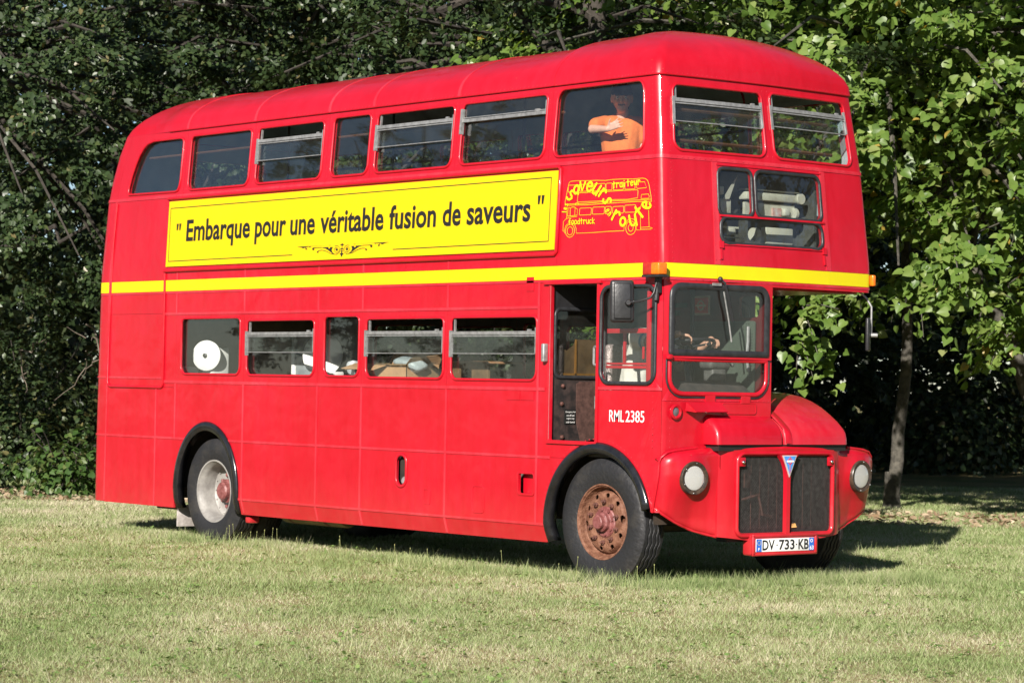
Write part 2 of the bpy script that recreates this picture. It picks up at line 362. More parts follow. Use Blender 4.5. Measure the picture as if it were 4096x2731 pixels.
# ================================================================== the bus
BUS = empty('double_decker_bus', (0, 0, 0))
tag(BUS, 'red double decker bus with yellow stripe and yellow sign parked on the lawn', 'bus')
W = 2.438; RF = .07; RR = .20
def yin(z): return float(np.interp(z, [.27, .435, 2.7, 3.466, 4.147], [.045, 0, 0, .038, .096]))
def xfr(z): return float(np.interp(z, [2.65, 3.466, 4.147], [.745, .66, .555]))
def xre(z): return float(np.interp(z, [1.0, 2.6, 3.45, 3.67, 3.94, 4.15], [-8.26, -8.225, -8.165, -8.12, -8.03, -7.91]))
S_R = -8.06; S_A = .745-RF; S_B = S_A+RF*PI/2; S_C = S_B+(W-2*RF); S_D = S_C+RF*PI/2
BOW = .06
def plan(s, z):
    yi = yin(z if s > -6.45 else max(z, .435)); xf = xfr(z); xr = xre(z)
    if s < S_R-RR*PI/2:      # rear face
        a = (S_R-RR*PI/2)-s; return (xr, yi+RR+a*(W-2*yi-2*RR)/(W-2*RR))
    if s < S_R:
        t = (S_R-s)/RR; return (xr+RR-RR*math.sin(t), yi+RR-RR*math.cos(t))
    if s < -7.3:
        return (-7.3+(s+7.3)*(xr+RR+7.3)/(S_R+7.3), yi)
    if s < .1: return (s, yi)
    if s < S_A: return (.1+(s-.1)*(xf-RF-.1)/(S_A-.1), yi)
    if s < S_B:
        t = (s-S_A)/RF; return (xf-RF+RF*math.sin(t), yi+RF-RF*math.cos(t))
    if s <= S_C:
        k = (s-S_B)/(S_C-S_B); y = yi+RF+k*(W-2*yi-2*RF); return (xf+BOW*(1-(2*k-1)**2), y)
    if s < S_D:
        t = (s-S_C)/RF; return (xf-RF+RF*math.cos(t), W-yi-RF+RF*math.sin(t))
    x, y = plan(S_A-(s-S_D), z); return (x, W-y)
def B(s, z, o=0.0):
    x, y = plan(s, z)
    if o == 0: return (x, y, z)
    e = .003; a = plan(s-e, z); b = plan(s+e, z); c = plan(s, z+e); d = plan(s, z-e)
    ts = np.array([b[0]-a[0], b[1]-a[1], 0]); tz = np.array([c[0]-d[0], c[1]-d[1], 2*e])
    n = np.cross(ts, tz); n /= np.linalg.norm(n)+1e-12
    return (x+n[0]*o, y+n[1]*o, z+n[2]*o)
def BN(s, z, o=0.0):            # nearside: mirror image
    x, y, zz = B(s, z, o); return (x, W-y, zz)
def sy(y): return S_B+(y-RF)    # front: y (at stripe level) -> s
ARCS = tuple(S_A+(S_B-S_A)*i/5 for i in range(6))+tuple(S_C+(S_D-S_C)*i/5 for i in range(6))+tuple(S_R-RR*PI/2*i/6 for i in range(7))
ZK = (.435, 2.7, 3.466, 3.67, 3.94)
def flip(F): return [tuple(reversed(f)) for f in F]

def spanel(a0, a1, b0, b1, holes=(), m=None, lin=None, name='side_panel', fn=B, parent=None, th=.022, o=0.0, poly=None, ds=.6):
    outer = poly if poly else rect(a0, a1, b0, b1)
    V, F, mi = panel_geo(fn, outer, holes, th, o, ds=ds, zs=ZK, ss=ARCS)
    if fn is BN: F = flip(F)
    if not F: return None
    return build(name, V, F, [m or RED, lin or LINE_L], parent or BUS, mi, 28)

def strip(a0, a1, b0, b1, o=.005, name='joint_strip', m=None, fn=B, holes=(), th=.006):
    V, F, mi = panel_geo(fn, rect(a0, a1, b0, b1, 0), holes, th, o, ds=.6, zs=ZK, ss=ARCS)
    if fn is BN: F = flip(F)
    if F: return build(name, V, F, m or REDW, BUS, None, 28)

# openings -----------------------------------------------------------
LW = dict(W1=(-6.46, -5.375, 1.652, 2.215), W2=(-5.262, -4.105, 1.650, 2.187), W3=(-3.946, -3.384, 1.652, 2.215), W4=(-3.278, -2.108, 1.645, 2.187), W5=(-2.004, -.818, 1.642, 2.188))
UW = dict(U2=(-6.475, -5.362, 3.516, 4.072), U3=(-5.245, -4.122, 3.520, 4.072), U4=(-3.972, -3.372, 3.524, 4.088), U5=(-3.274, -2.112, 3.524, 4.074), U6=(-1.998, -.826, 3.530, 4.078), U7=(-.705, .515, 3.528, 4.106))
def winpoly(a, big=False): return rrect(a[0], a[1], a[2], a[3], [.085, .085, .10 if big else .055, .10 if big else .055], 5)
LWP = {k: winpoly(v) for k, v in LW.items()}
UWP = {k: winpoly(v, k == 'U7') for k, v in UW.items()}
u1 = [(-7.66, 3.518), (-6.70, 3.512), (-6.655, 3.525), (-6.628, 3.57), (-6.618, 3.64), (-6.618, 4.02), (-6.64, 4.055), (-6.69, 4.066), (-7.20, 4.066), (-7.34, 4.045), (-7.45, 4.0), (-7.54, 3.93), (-7.61, 3.83), (-7.66, 3.72), (-7.69, 3.60), (-7.69, 3.545)]
UWP['U1'] = u1
def fan(cx, cz, a, b, z0, n=26):
    pts = [(cx-a, z0)]
    for i in range(n+1):
        t = PI-PI*i/n; pts.append((cx+a*math.cos(t), cz+b*math.sin(t)))
    pts.append((cx+a, z0)); return list(reversed(pts))
ARCH_R = fan(-5.955, .50, .595, .68, .1); ARCH_F = fan(-.015, .47, .672, .672, .1)
DOOR = rrect(-.63, -.05, 1.147, 2.447, .012, 2)
CABW = rrect(.005, .668, 1.632, 2.42, .10, 6)
FW = [rrect(sy(.135), sy(1.165), 3.525, 4.07, [.09, .09, .06, .06], 5), rrect(sy(1.265), sy(2.29), 3.522, 4.075, [.09, .09, .06, .06], 5)]
WS_UP = rrect(sy(.072), sy(1.125), 1.865, 2.447, [.03, .03, .11, .11], 5); WS_LO = rrect(sy(.075), sy(1.118), 1.548, 1.842, [.14, .14, .02, .02], 6)
DST = [rrect(sy(.60), sy(.965), 3.03, 3.395, .05, 5), rrect(sy(1.02), sy(1.80), 3.03, 3.395, .06, 5), rrect(sy(.615), sy(1.79), 2.795, 2.995, .07, 5)]

c7 = [-6.56, -5.31, -4.05, -3.337, -2.06, -.78]
def prow(cols, b0, b1, holes=(), **k):
    for a0, a1 in zip(cols[:-1], cols[1:]): spanel(a0, a1, b0, b1, holes, **k)
# offside lower deck
REARS = S_R-RR*PI/2-.02
prow([REARS, -7.93], .30, 1.0); prow([REARS, -7.93], 1.0, 1.607); prow([REARS, -7.93], 1.607, 2.4926); prow([REARS, -7.93], 2.6064, 3.45, lin=LINE_U)
prow([-7.93, -6.93, -6.35], .295, 1.0, [ARCH_R]); prow([-7.93, -6.93, -6.56], 1.0, 1.515); prow([-7.93, -6.79], 1.515, 2.266); prow([-6.79, -6.56], 1.515, 2.266)
prow([-7.93, -6.79, -6.56], 2.266, 2.4926)
prow([-5.6, -4.05, -3.337, -2.06, -.60], .283, .435, [ARCH_R, ARCH_F]); 
TANKH = rrect(-2.775, -2.635, .68, .95, .065, 5); FILH = rrect(-1.03, -.835, .685, .85, .015, 2)
prow([-5.7, -5.31, -4.05, -3.337, -2.06, -.78], .435, 1.0, [ARCH_R, TANKH, FILH]); spanel(-.78, -.40, .435, 1.0, [ARCH_F])
prow([-6.56, -5.31], 1.0, 1.572, [ARCH_R]); prow([-5.31, -4.05, -3.337, -2.06, -.78], 1.0, 1.572)
prow(c7, 1.572, 2.266, list(LWP.values())); prow(c7, 2.266, 2.4926)
# cab side and front
CABE = S_A+.06
spanel(-.78, -.05, 1.0, 2.4926, [DOOR, ARCH_F], lin=BLKPL); spanel(-.05, CABE, 1.575, 2.4926, [CABW], lin=BLKPL); spanel(-.05, CABE, .6, 1.575, [ARCH_F], lin=BLKPL)
spanel(-.40, -.05, .9, 1.0, [ARCH_F])
CFE = sy(1.175)
spanel(CABE, CFE, 1.495, 2.4926, [WS_UP, WS_LO], name='cab_front_panel', lin=BLKPL, ds=.15); spanel(CABE, CFE, .95, 1.495, (), name='cab_front_panel', lin=BLKPL, ds=.15)
# stripe row, all round the front
STC = [REARS, -7.93, -6.79, -5.31, -4.05, -3.337, -2.06, -.78, CABE, sy(.56), sy(1.85), S_D+.02]
prow(STC, 2.4926, 2.6064, m=YEL, name='stripe_panel', o=.002, ds=.15)
spanel(CFE, S_D+.02, 2.445, 2.4926, name='canopy_edge', ds=.15)
# upper deck panels
prow([-7.93, -6.79, -4.68, -2.70, -.585, CABE], 2.6064, 3.466, lin=LINE_U)
spanel(CABE, sy(.545), 2.6064, 3.466, name='front_panel', lin=LINE_U, ds=.15); spanel(sy(.545), sy(1.845), 2.6064, 2.78, name='front_panel', lin=LINE_U, ds=.15)
spanel(sy(.545), sy(1.845), 2.78, 3.466, DST, name='destination_panel', lin=BLKPL, ds=.15, th=.03); spanel(sy(1.845), S_D+.02, 2.6064, 3.466, name='front_panel', lin=LINE_U, ds=.15)
cu = [-7.93, -6.55, -5.31, -4.05, -3.337, -2.06, -.765, CABE]
prow([REARS, -7.93], 3.45, 4.147, lin=LINE_U)
prow(cu, 3.466, 4.147, list(UWP.values()), lin=LINE_U, th=.035)
spanel(CABE, sy(1.215), 3.466, 4.147, FW, name='front_panel', lin=LINE_U, ds=.1, th=.03); spanel(sy(1.215), S_D+.02, 3.466, 4.147, FW, name='front_panel', lin=LINE_U, ds=.1, th=.03)
# nearside wall and rear
ns = [-7.93, -6.56, -5.31, -4.05, -3.337, -2.06, -.68]
prow([-7.93, -6.56, -4.05, -2.06, -.68], .30, 1.0, [ARCH_R], fn=BN); prow(ns, 1.0, 1.572, [ARCH_R], fn=BN); prow(ns, 1.572, 2.4926, list(LWP.values()), fn=BN)
prow([-7.93, -5.31, -3.337, -.78, S_A], 2.4926, 2.6064, m=YEL, fn=BN, o=.002, name='stripe_panel')
prow([-7.93, -5.31, -3.337, -.78, S_A], 2.6064, 3.466, fn=BN, lin=LINE_U); prow(cu[:-1]+[S_A], 3.466, 4.147, list(UWP.values()), fn=BN, lin=LINE_U, th=.035)
RM = REARS-(W-2*RR)-2*RR*PI/2+.04
RWIN = rrect(RM+.75, REARS-.75, 3.55, 3.98, .1)
spanel(RM, REARS, .3, 1.6, name='rear_panel'); spanel(RM, REARS, 1.6, 2.6064, name='rear_panel'); spanel(RM, REARS, 2.6064, 4.147, [RWIN], name='rear_panel', lin=LINE_U, ds=.3)

# joint strips, belt rails, rivets ------------------------------------
RIV = MB()
def rivets(a0, a1, b0, b1, pitch=.055, o=.0055, fn=B, skip=()):
    n = max(2, int(math.hypot(a1-a0, b1-b0)/pitch))
    for i in range(n):
        a = a0+(a1-a0)*(i+.5)/n; b = b0+(b1-b0)*(i+.5)/n
        if any(inpoly(a, b, h) for h in skip): continue
        c = np.array(fn(a, b, o)); u = np.array(fn(a+.004, b, o))-c; v = np.array(fn(a, b+.004, o))-c; t = np.array(fn(a, b, o+.0026))
        u = u/np.linalg.norm(u)*.0066; v = v/np.linalg.norm(v)*.0066
        RIV.add([c+u, c+v, c-u, c-v, t], [(0, 1, 4), (1, 2, 4), (2, 3, 4), (3, 0, 4)])
AH = [ARCH_R, ARCH_F]
for s_, z0, z1 in [(-6.56, 1.0, 1.572), (-5.31, 1.0, 1.572), (-4.05, 1.0, 1.572), (-3.337, 1.0, 1.572), (-2.06, 1.0, 1.572), (-5.31, .30, 1.0), (-4.05, .29, 1.0), (-3.337, .29, 1.0), (-2.06, .29, 1.0), (-.80, .435, 1.0),
                  (-6.93, .30, 1.515), (-6.56, 2.266, 2.4926), (-5.31, 2.266, 2.4926), (-4.05, 2.266, 2.4926), (-3.337, 2.266, 2.4926), (-2.06, 2.266, 2.4926), (-.80, 1.0, 2.4926), (-6.56, 2.61, 2.70), (-5.31, 2.61, 2.70), (-4.05, 2.61, 2.70), (-3.337, 2.61, 2.70), (-2.06, 2.61, 2.70), (-7.93, .31, 3.45)]:
    strip(s_-.014, s_+.014, z0, z1, .004, holes=AH); rivets(s_-.008, s_-.008, z0, z1, .075, .0045, skip=AH); rivets(s_+.009, s_+.009, z0+.03, z1, .09, .0045, skip=AH)
for z_, a0, a1, hgt in [(.435, -5.37, -.67, .02), (1.0, -8.2, -.62, .022), (1.572, -6.79, -.70, .028), (1.607, -8.2, -6.79, .02), (2.262, -6.79, -.80, .024)]:
    strip(a0, a1, z_-hgt/2, z_+hgt/2, .007, name='belt_rail', holes=AH, th=.008); rivets(a0, a1, z_, z_, .06, .0075, skip=AH)
strip(-.05, CABE, 1.578, 1.60, .008, name='belt_rail'); rivets(-.03, CABE, 1.615, 1.615, .06, .001)
strip(-8.2, S_D+.02, 3.452, 3.482, .007, name='belt_rail'); rivets(-7.9, S_D, 3.467, 3.467, .06, .0075)
strip(-8.1, S_D+.02, 2.470, 2.488, .006, name='belt_rail'); rivets(-.6, S_D, 2.479, 2.479, .07, .0065); rivets(-8, S_D, 2.616, 2.616, .07, .0005)
for yy in (.56, 1.85):
    strip(sy(yy)-.03, sy(yy)+.03, 2.61, 3.45, .004); rivets(sy(yy)-.02, sy(yy)-.02, 2.62, 3.45, .06, .0045); rivets(sy(yy)+.02, sy(yy)+.02, 2.62, 3.45, .06, .0045)
for a in (-6.55, -5.31, -4.05, -3.337, -2.06, -.765, sy(1.215)): rivets(a-.03, a-.03, 3.49, 4.13, .08, .0005); rivets(a+.03, a+.03, 3.49, 4.13, .08, .0005)
for a in (S_A-.025, S_B+.03): rivets(a, a, 2.62, 4.13, .045, .0005); rivets(a, a, 1.1, 2.48, .05, .0005)
rivets(-6.8, S_D, 4.158, 4.158, .055, .0145)
rivets(CABE, CFE, 1.503, 1.503, .06, .0005)
for i in range(40):
    t = .12+i*.072
    if t < PI: rivets(-.015-.70*math.cos(t), -.015-.70*math.cos(t)+.001, .47+.70*math.sin(t), .47+.70*math.sin(t), 1, .0005)
tag(RIV.done('rivets', REDW, BUS, 0), kind='stuff')

# roof -----------------------------------------------------------------
ZG = 4.147; HW = W/2-.096+.012; HR = .452
def rsec(th, hw, h): return (W/2-hw*abs(math.cos(th))**.94*(1 if math.cos(th) > 0 else -1), ZG+h*math.sin(th)**.96 if math.sin(th) > 0 else ZG)
def roof_mid(x0, x1, h=HR, grow=0.0):
    n = 30; V = []; F = []; mi = []
    for lay, d in ((0, grow), (1, -.028)):
        for x in (x0, x1):
            for i in range(n+1):
                y, z = rsec(PI*i/n, HW+d, h+d); V.append((x, y, z-(.006 if lay == 0 else 0)))
    m = n+1
    for i in range(n):
        F.append((i, m+i, m+i+1, i+1)); mi.append(0)
        F.append((2*m+i, 2*m+i+1, 3*m+i+1, 3*m+i)); mi.append(1)
        F.append((i, i+1, 2*m+i+1, 2*m+i)); F.append((m+i, 3*m+i, 3*m+i+1, m+i+1)); mi += [0, 0]
    return V, F, mi
RX = [-6.55, -5.31, -4.05, -3.337, -2.06, -.765]
for x0, x1 in zip(RX[:-1], RX[1:]):
    V, F, mi = roof_mid(x0+.001, x1-.001); build('roof_panel', V, F, [RED, LINE_U], BUS, mi, 30)
for x in RX[:-1]:
    V, F, mi = roof_mid(x-.02, x+.02, HR, .004); build('roof_seam', V, F, [REDW, LINE_U], BUS, mi, 30)
def apse(pts, cx, h, grow=0.0, ec=.78, es=.84, rnd_=.45, th0=0.0):
    """dome over the gutter line pts (list of plan points), closing on the spine at x = cx"""
    n = 14; V = []; F = []; mi = []; m = len(pts)
    for lay, d in ((0, 0.0), (1, -.028)):
        for j in range(n+1):
            t = PI/2*j/n; c = math.cos(t)**ec if j < n else 0.0; s_ = math.sin(t)**es if j else 0.0
            if j in (0, n): pass
            for (px, py) in pts:
                ccx = px if (px-cx)*(pts[m//2][0]-cx) < 0 else cx
                q = np.array([px-ccx, py-W/2]); l = np.linalg.norm(q)
                if ccx == cx:
                    ax_ = abs(pts[m//2][0]-cx); ay_ = W/2-.096; re_ = 1/math.sqrt((q[0]/l/ax_)**2+(q[1]/l/ay_)**2); bb = min(1, j/n*1.7); bb = bb*bb*(3-2*bb)*rnd_; l2 = l*(1-bb)+min(l, re_)*bb
                else: l2 = l
                q = q*((l2+(.012 if th0 == 0 or ccx != cx else .012-.010*min(1, 3*abs(px-cx)/abs(pts[m//2][0]-cx)))+d+grow)/l)
                k_ = 0.0 if ccx != cx else min(1.0, abs(px-cx)/abs(pts[m//2][0]-cx)*1.6); k_ = k_*k_*(3-2*k_)
                tt = th0*k_+(PI/2-th0*k_)*j/n
                cc_ = ((math.cos(tt)/math.cos(th0*k_))**(.94+(ec-.94)*k_)) if j < n else 0.0; ss_ = (max(0, (math.sin(tt)-math.sin(th0*k_))/(1-math.sin(th0*k_)))**(.96+(es-.96)*k_)) if j else 0.0
                V.append((ccx+q[0]*cc_, W/2+q[1]*cc_, ZG-(.006 if lay == 0 else 0)+(h+d+grow)*ss_))
    K = (n+1)*m
    for j in range(n):
        for i in range(m-1):
            a = j*m+i; F.append((a, a+1, a+m+1, a+m)); mi.append(0)
            F.append((K+a, K+a+m, K+a+m+1, K+a+1)); mi.append(1)
    for i in range(m-1): F.append((i, K+i, K+i+1, i+1)); mi.append(0)
    for j in range(n):
        for i in (0, m-1): F.append((j*m+i, (j+1)*m+i, K+(j+1)*m+i, K+j*m+i)); mi.append(0)
    return V, F, mi
def gutter(a0, a1, ds=.05):
    n = int((a1-a0)/ds); ss = sorted(set([a0+(a1-a0)*i/n for i in range(n+1)]) | {s for s in ARCS if a0 < s < a1})
    return [plan(s, ZG) for s in ss]
V, F, mi = apse(gutter(-.763, S_D+(S_A+.763)), -.42, .490, .006); build('roof_front_dome', V, F, [RED, LINE_U], BUS, mi, 40)
gr_ = gutter(REARS-(W-2*RR)/2-.0, -6.552); gr_ = [(x, W-y) for x, y in reversed(gr_)]+gr_[1:]
gr_ = list(reversed(gr_))
V, F, mi = apse(gr_, -6.85, HR+.01, 0.0, .80, .86, .15, .5); build('roof_rear_dome', V, flip(F), [RED, LINE_U], BUS, mi, 40)
dr = MB(); dr.tube([B(s, ZG-.004, .012) for s in [-6.9+i*.15 for i in range(int((S_A+6.9)/.15)+1)]+list(ARCS[:6])+[S_B+.1*i for i in range(1, 23)]+list(ARCS[6:12])], .008, 6); dr.done('drip_rail', RED, BUS)
st = MB()
V, F, mi = roof_mid(-.79, -.745, .485, .010); st.add(V, F); st.done('roof_seam', RED, BUS)

# floors, bulkheads, interior lining -----------------------------------
MB().box(-8.0, -6.7, .06, W-.06, .60, .66).done('lower_floor', FLOORM, BUS, 0); MB().box(-6.7, -5.2, .80, W-.80, .60, .66).done('lower_floor', FLOORM, BUS, 0); MB().box(-5.2, -.70, .06, W-.06, .60, .66).done('lower_floor', FLOORM, BUS, 0)
MB().box(-8.0, .60, .05, W-.05, 2.455, 2.54).done('upper_floor', [mat('lower_ceiling', (.10, .095, .09), .5, var=.1)], BUS, 0)
MB().box(.60, .72, .15, W-.15, 2.455, 2.50).done('canopy_floor', RED, BUS, 0)
MB().box(-.66, .60, 1.19, W-.04, 2.437, 2.452).done('canopy_underside', RED, BUS, 0)
# windows ----------------------------------------------------------------
def zclip(poly, z0, z1):
    """part of a convex outline between two heights"""
    for sgn, zz in ((1, z0), (-1, z1)):
        out = []
        for i in range(len(poly)):
            a = poly[i-1]; b = poly[i]; fa = (a[1]-zz)*sgn; fb = (b[1]-zz)*sgn
            if (fa >= 0) != (fb >= 0):
                t = fa/(fa-fb); out.append((a[0]+(b[0]-a[0])*t, zz))
            if fb >= 0: out.append(b)
        poly = out
    return poly
def pane(poly, o, m, parent, fn=B, name='pane', th=.005):
    q = MB(); V, F, mi = panel_geo(fn, poly, (), th, o, ds=.35, zs=ZK, ss=ARCS)
    if fn is BN: F = flip(F)
    return q.add(V, F).done(name, m, parent, 28)
def bar(parent, fn, a0, a1, b0, b1, o0, o1, name='rail', m=None, n=1):
    V, F, mi = panel_geo(fn, rect(a0, a1, b0, b1, 0), (), o1-o0, o1, ds=(a1-a0)/n if n > 1 else 0, ss=())
    if fn is BN: F = flip(F)
    return build(name, V, F, m or ALU, parent, None, 30)
def window(poly, fn=B, fm=None, hw=.013, hh=.013, oc=.001, c=0.0, o=-.022, style=None, zt=None, zb=None, name='window', gm=None):
    V, F = ring_geo(fn, poly, hw, hh, c, oc)
    if fn is BN: F = flip(F)
    wnd = build(name, V, F, fm or RED, BUS, None, 60)
    g = offset_poly(poly, .004); a0 = min(q[0] for q in poly); a1 = max(q[0] for q in poly); z1 = max(q[1] for q in poly); z0 = min(q[1] for q in poly)
    if style is None: pane(g, o, gm or GLASS, wnd, fn)
    elif style == 'drop':      # top light wound down behind a rail: open above it
        pane(zclip(g, z0-1, zt-.02), o-.012, gm or GLASS, wnd, fn)
        pane(rect(a0+.02, a1-.02, zb, zt-.02, 0), -.004, GLASSD, wnd, fn, 'sliding_pane')
        bar(wnd, fn, a0+.012, a1-.008, zt-.030, zt, -.012, .010, n=6); bar(wnd, fn, a0+.014, a1-.010, zt-.046, zt-.036, -.010, .006, n=6)
        bar(wnd, fn, a0+.012, a1-.01, zb-.007, zb, -.010, .002, n=6)
        bar(wnd, fn, a0-.012, a0+.014, zb-.035, min(zt+.01, z1-.05), -.012, .016, 'channel'); bar(wnd, fn, a0+.030, a0+.046, zt, z1-.006, -.020, -.004, 'channel')
        bar(wnd, fn, a1-.020, a1-.002, zb, min(zt+.03, z1-.04), -.012, .012, 'channel')
        bar(wnd, fn, a1-.13, a1-.09, zt, zt+.016, -.012, .006, 'catch')
    elif style == 'shut':
        pane(zclip(g, z0-1, zt+.02), o-.012, gm or GLASS, wnd, fn)
        pane(rect(a0+.03, a1-.02, zt, z1-.01, 0), -.004, GLASSD, wnd, fn, 'sliding_pane')
        bar(wnd, fn, a0+.012, a1-.01, zt-.016, zt+.012, -.012, .010, n=6); bar(wnd, fn, a0+.02, a1-.02, zt+.020, zt+.028, -.010, .002, n=6)
        bar(wnd, fn, a0-.012, a0+.014, zt-.12, z1-.05, -.012, .020, 'channel'); bar(wnd, fn, a1-.022, a1-.002, zt-.02, z1-.05, -.012, .012, 'channel')
        bar(wnd, fn, a1-.16, a1-.10, zt+.012, zt+.035, -.008, .012, 'catch')
    return wnd
window(LWP['W1']); window(LWP['W3'])
for kk in ('W2', 'W4', 'W5'): window(LWP[kk], style='drop', zt=2.070 if kk != 'W5' else 2.062, zb=1.873 if kk != 'W2' else 1.878)
for kk in ('U1', 'U2', 'U4', 'U7'): window(UWP[kk], o=-.03)
window(UWP['U3'], style='drop', zt=3.955, zb=3.752); window(UWP['U5'], style='drop', zt=3.962, zb=3.768); window(UWP['U6'], style='shut', zt=3.925)
for kk in LWP: window(LWP[kk], fn=BN)
for kk in UWP: window(UWP[kk], fn=BN, o=-.03, style=None)
window(FW[0], style='drop', zt=3.955, zb=3.77); window(FW[1], style='drop', zt=3.960, zb=3.80)
window(RWIN)
for pp in DST: window(pp, fm=RUB, hw=.016, hh=.012, c=.008, oc=.002, o=-.006, name='destination_window', gm=GLASSM)
# hinges and bead on the destination panel
for yy in (.60, 1.80):
    hb = MB(); V, F, _ = panel_geo(B, rect(sy(yy)-.022, sy(yy)+.022, 2.745, 2.80, 0), (), .018, .018); hb.add(V, F)
    V, F, _ = panel_geo(B, rect(sy(yy)-.010, sy(yy)+.010, 2.655, 2.746, 0), (), .010, .010); hb.add(V, F); hb.done('panel_hinge', RED, BUS)
bar(BUS, B, sy(.60), sy(1.83), 3.005, 3.020, 0, .014, 'panel_bead', RED, 6); bar(BUS, B, sy(.58), sy(1.83), 2.772, 2.784, 0, .010, 'panel_bead', RED, 6)
bar(BUS, B, sy(.575), sy(1.835), 3.425, 3.437, 0, .008, 'panel_bead', RED, 6)
# destination blind gear behind the glass
dg_ = MB(); dg_.box(.36, .40, .56, 1.86, 2.66, 3.44); dg_.box(.40, .62, .56, .60, 2.66, 3.44); dg_.box(.40, .62, 1.84, 1.87, 2.66, 3.44); dg_.box(.40, .66, .56, 1.86, 3.41, 3.44); dg_.box(.40, .68, .56, 1.86, 2.66, 2.70)
dgo = dg_.done('destination_box', mat('box_grey', (.09, .09, .085), .6, var=.3), BUS, 0)
gear = MB(); gear.box(.53, .56, 1.08, 1.66, 3.055, 3.16); gear.rbox(.50, .60, 1.06, 1.70, 3.18, 3.245, .01); gear.box(.50, .58, 1.06, 1.70, 3.262, 3.272)
gear.done('blind_board', CREAM, dgo, 25)
r_ = MB(); r_.lathe([(.0, 0), (.045, 0), (.045, .035), (.02, .035), (0, .036)], (.58, 1.69, 3.215), (1, 0, 0), 16); r_.rbox(.52, .60, 1.50, 1.58, 3.06, 3.13, .02, 3); r_.lathe([(.05, 0), (.05, .03)], (.56, 1.64, 3.09), (0, 1, 0), 14); r_.done('roller_gear', CREAM, dgo, 40)
r_ = MB(); r_.box(.55, .575, 1.39, 1.49, 3.055, 3.125); r_.done('blind_tag', mat('red_white_tag', (.55, .10, .07), .5, col2=(.75, .7, .68), scale=9), dgo, 0)
r_ = MB(); r_.rbox(.50, .58, .66, .90, 3.05, 3.17, .008); r_.add([(.60, .78, 3.16), (.60, .86, 3.17), (.62, .93, 3.37), (.58, .80, 3.16), (.58, .87, 3.17), (.60, .935, 3.37)], [(0, 1, 2), (3, 5, 4), (0, 2, 5, 3), (1, 4, 5, 2), (0, 3, 4, 1)]); r_.rbox(.56, .60, .64, .80, 3.20, 3.27, .01); r_.done('blind_board', CREAM, dgo, 25)
r_ = MB(); r_.box(.55, .57, .70, 1.05, 2.85, 2.86); r_.box(.55, .57, .70, 1.0, 2.93, 2.945); r_.rbox(.52, .59, 1.30, 1.62, 2.82, 2.96, .01); r_.rbox(.52, .58, .86, .96, 2.87, 2.93, .01); r_.lathe([(.055, 0), (.055, .05)], (.55, 1.18, 2.895), (0, 1, 0), 14); r_.box(.55, .57, 1.05, 1.6, 2.812, 2.822); r_.done('blind_board', CREAM, dgo, 25)
# cab windscreen -----------------------------------------------------------
ws = window(WS_UP, fm=RUB, hw=.028, hh=.016, c=-.022, oc=.010, o=.0, name='windscreen')
wl = window(WS_LO, fm=RED, hw=.02, hh=.014, c=-.008, oc=.006, o=-.012, name='lower_windscreen')
V, F = ring_geo(B, WS_LO, .007, .008, .022, .003); build('rubber_seal', V, F, RUB, wl, None, 60)
bar(BUS, B, sy(.05), sy(1.15), 1.842, 1.858, 0, .022, 'screen_bar', RED, 6)
for yy in (.055, 1.15): MB().rbox(.75, .80, yy-.025, yy+.025, 1.83, 1.87, .012).done('screen_catch', RED, BUS)
for yy in (.50, .88): bar(BUS, B, sy(yy)-.05, sy(yy)+.05, 1.485, 1.56, 0, .012, 'screen_hinge', RED)
wp = MB(); wp.tube([(.80, .565, 2.50), (.835, .60, 2.46), (.845, .635, 2.33), (.838, .69, 2.15)], .010, 6); wp.sphere((.815, .565, 2.49), .022); wp.done('wiper_arm', BLKPL, ws)
MB().tube([(.823, .60, 2.39), (.822, .66, 2.16), (.818, .70, 1.985)], .007, 6).done('wiper_blade', ALU, ws)
bar(ws, B, sy(.49), sy(.58), 2.435, 2.458, .02, .032, 'bracket', ALU)
# cab side window with red glazing bars
cw = window(CABW, fm=RUB, hw=.017, hh=.014, c=0, oc=.006, o=-.02, name='cab_side_window')
def yb(x0, x1, z0, z1, y0=.035, y1=.06, m=RED, nm='glazing_bar'): return MB().rbox(x0, x1, y0, y1, z0, z1, .003).done(nm, m, cw)
yb(.035, .53, 2.04, 2.078); yb(.035, .53, 1.752, 1.775, .03, .06); yb(.035, .53, 1.782, 1.80, .034, .064); yb(.235, .255, 1.80, 2.04); yb(.525, .575, 1.635, 2.42, .03, .07); yb(.475, .495, 1.83, 1.93, .03, .045); yb(.577, .600, 1.64, 2.41, .035, .065, BLKPL)
# cab door opening, bulkhead, grab handles --------------------------------
df = MB(); V, F = ring_geo(B, DOOR, .018, .012, .018, .004, 6); df.add(V, F); dfo = df.done('door_frame', RED, BUS, 60)
bar(BUS, B, -.72, .02, 2.452, 2.474, 0, .026, 'door_track', RED); bar(BUS, B, -.66, -.02, 1.118, 1.140, 0, .02, 'door_sill', RED)
bar(BUS, B, -.652, -.634, 1.15, 2.44, -.02, .012, 'door_jamb', ALU)
BKW = [(-1, 0)]
def XP(x): return lambda a, b, d: (x+d, a, b)
bw1 = rrect(.08, 1.10, 1.68, 2.28, .07, 5); bw2 = rrect(1.45, 2.25, 1.68, 2.28, .07, 5)
V, F, mi = panel_geo(XP(-.655), rect(.03, W-.03, 1.66, 2.452), [rrect(.06, .62, 1.675, 2.25, .06), rrect(1.32, 2.30, 1.70, 2.36, .08)], .03, 0); build('bulkhead_upper', V, F, [BLKPL, LINE_L], BUS, mi, 28)
V, F, mi = panel_geo(XP(-.655), rect(.03, W-.03, .6, 1.66), [], .03, 0); blo = build('bulkhead_lower', V, F, [mat('worn_black_sheet', (.018, .016, .016), .45, col2=(.075, .05, .045), scale=11, lo=.42, hi=.75), LINE_L], BUS, mi, 28)
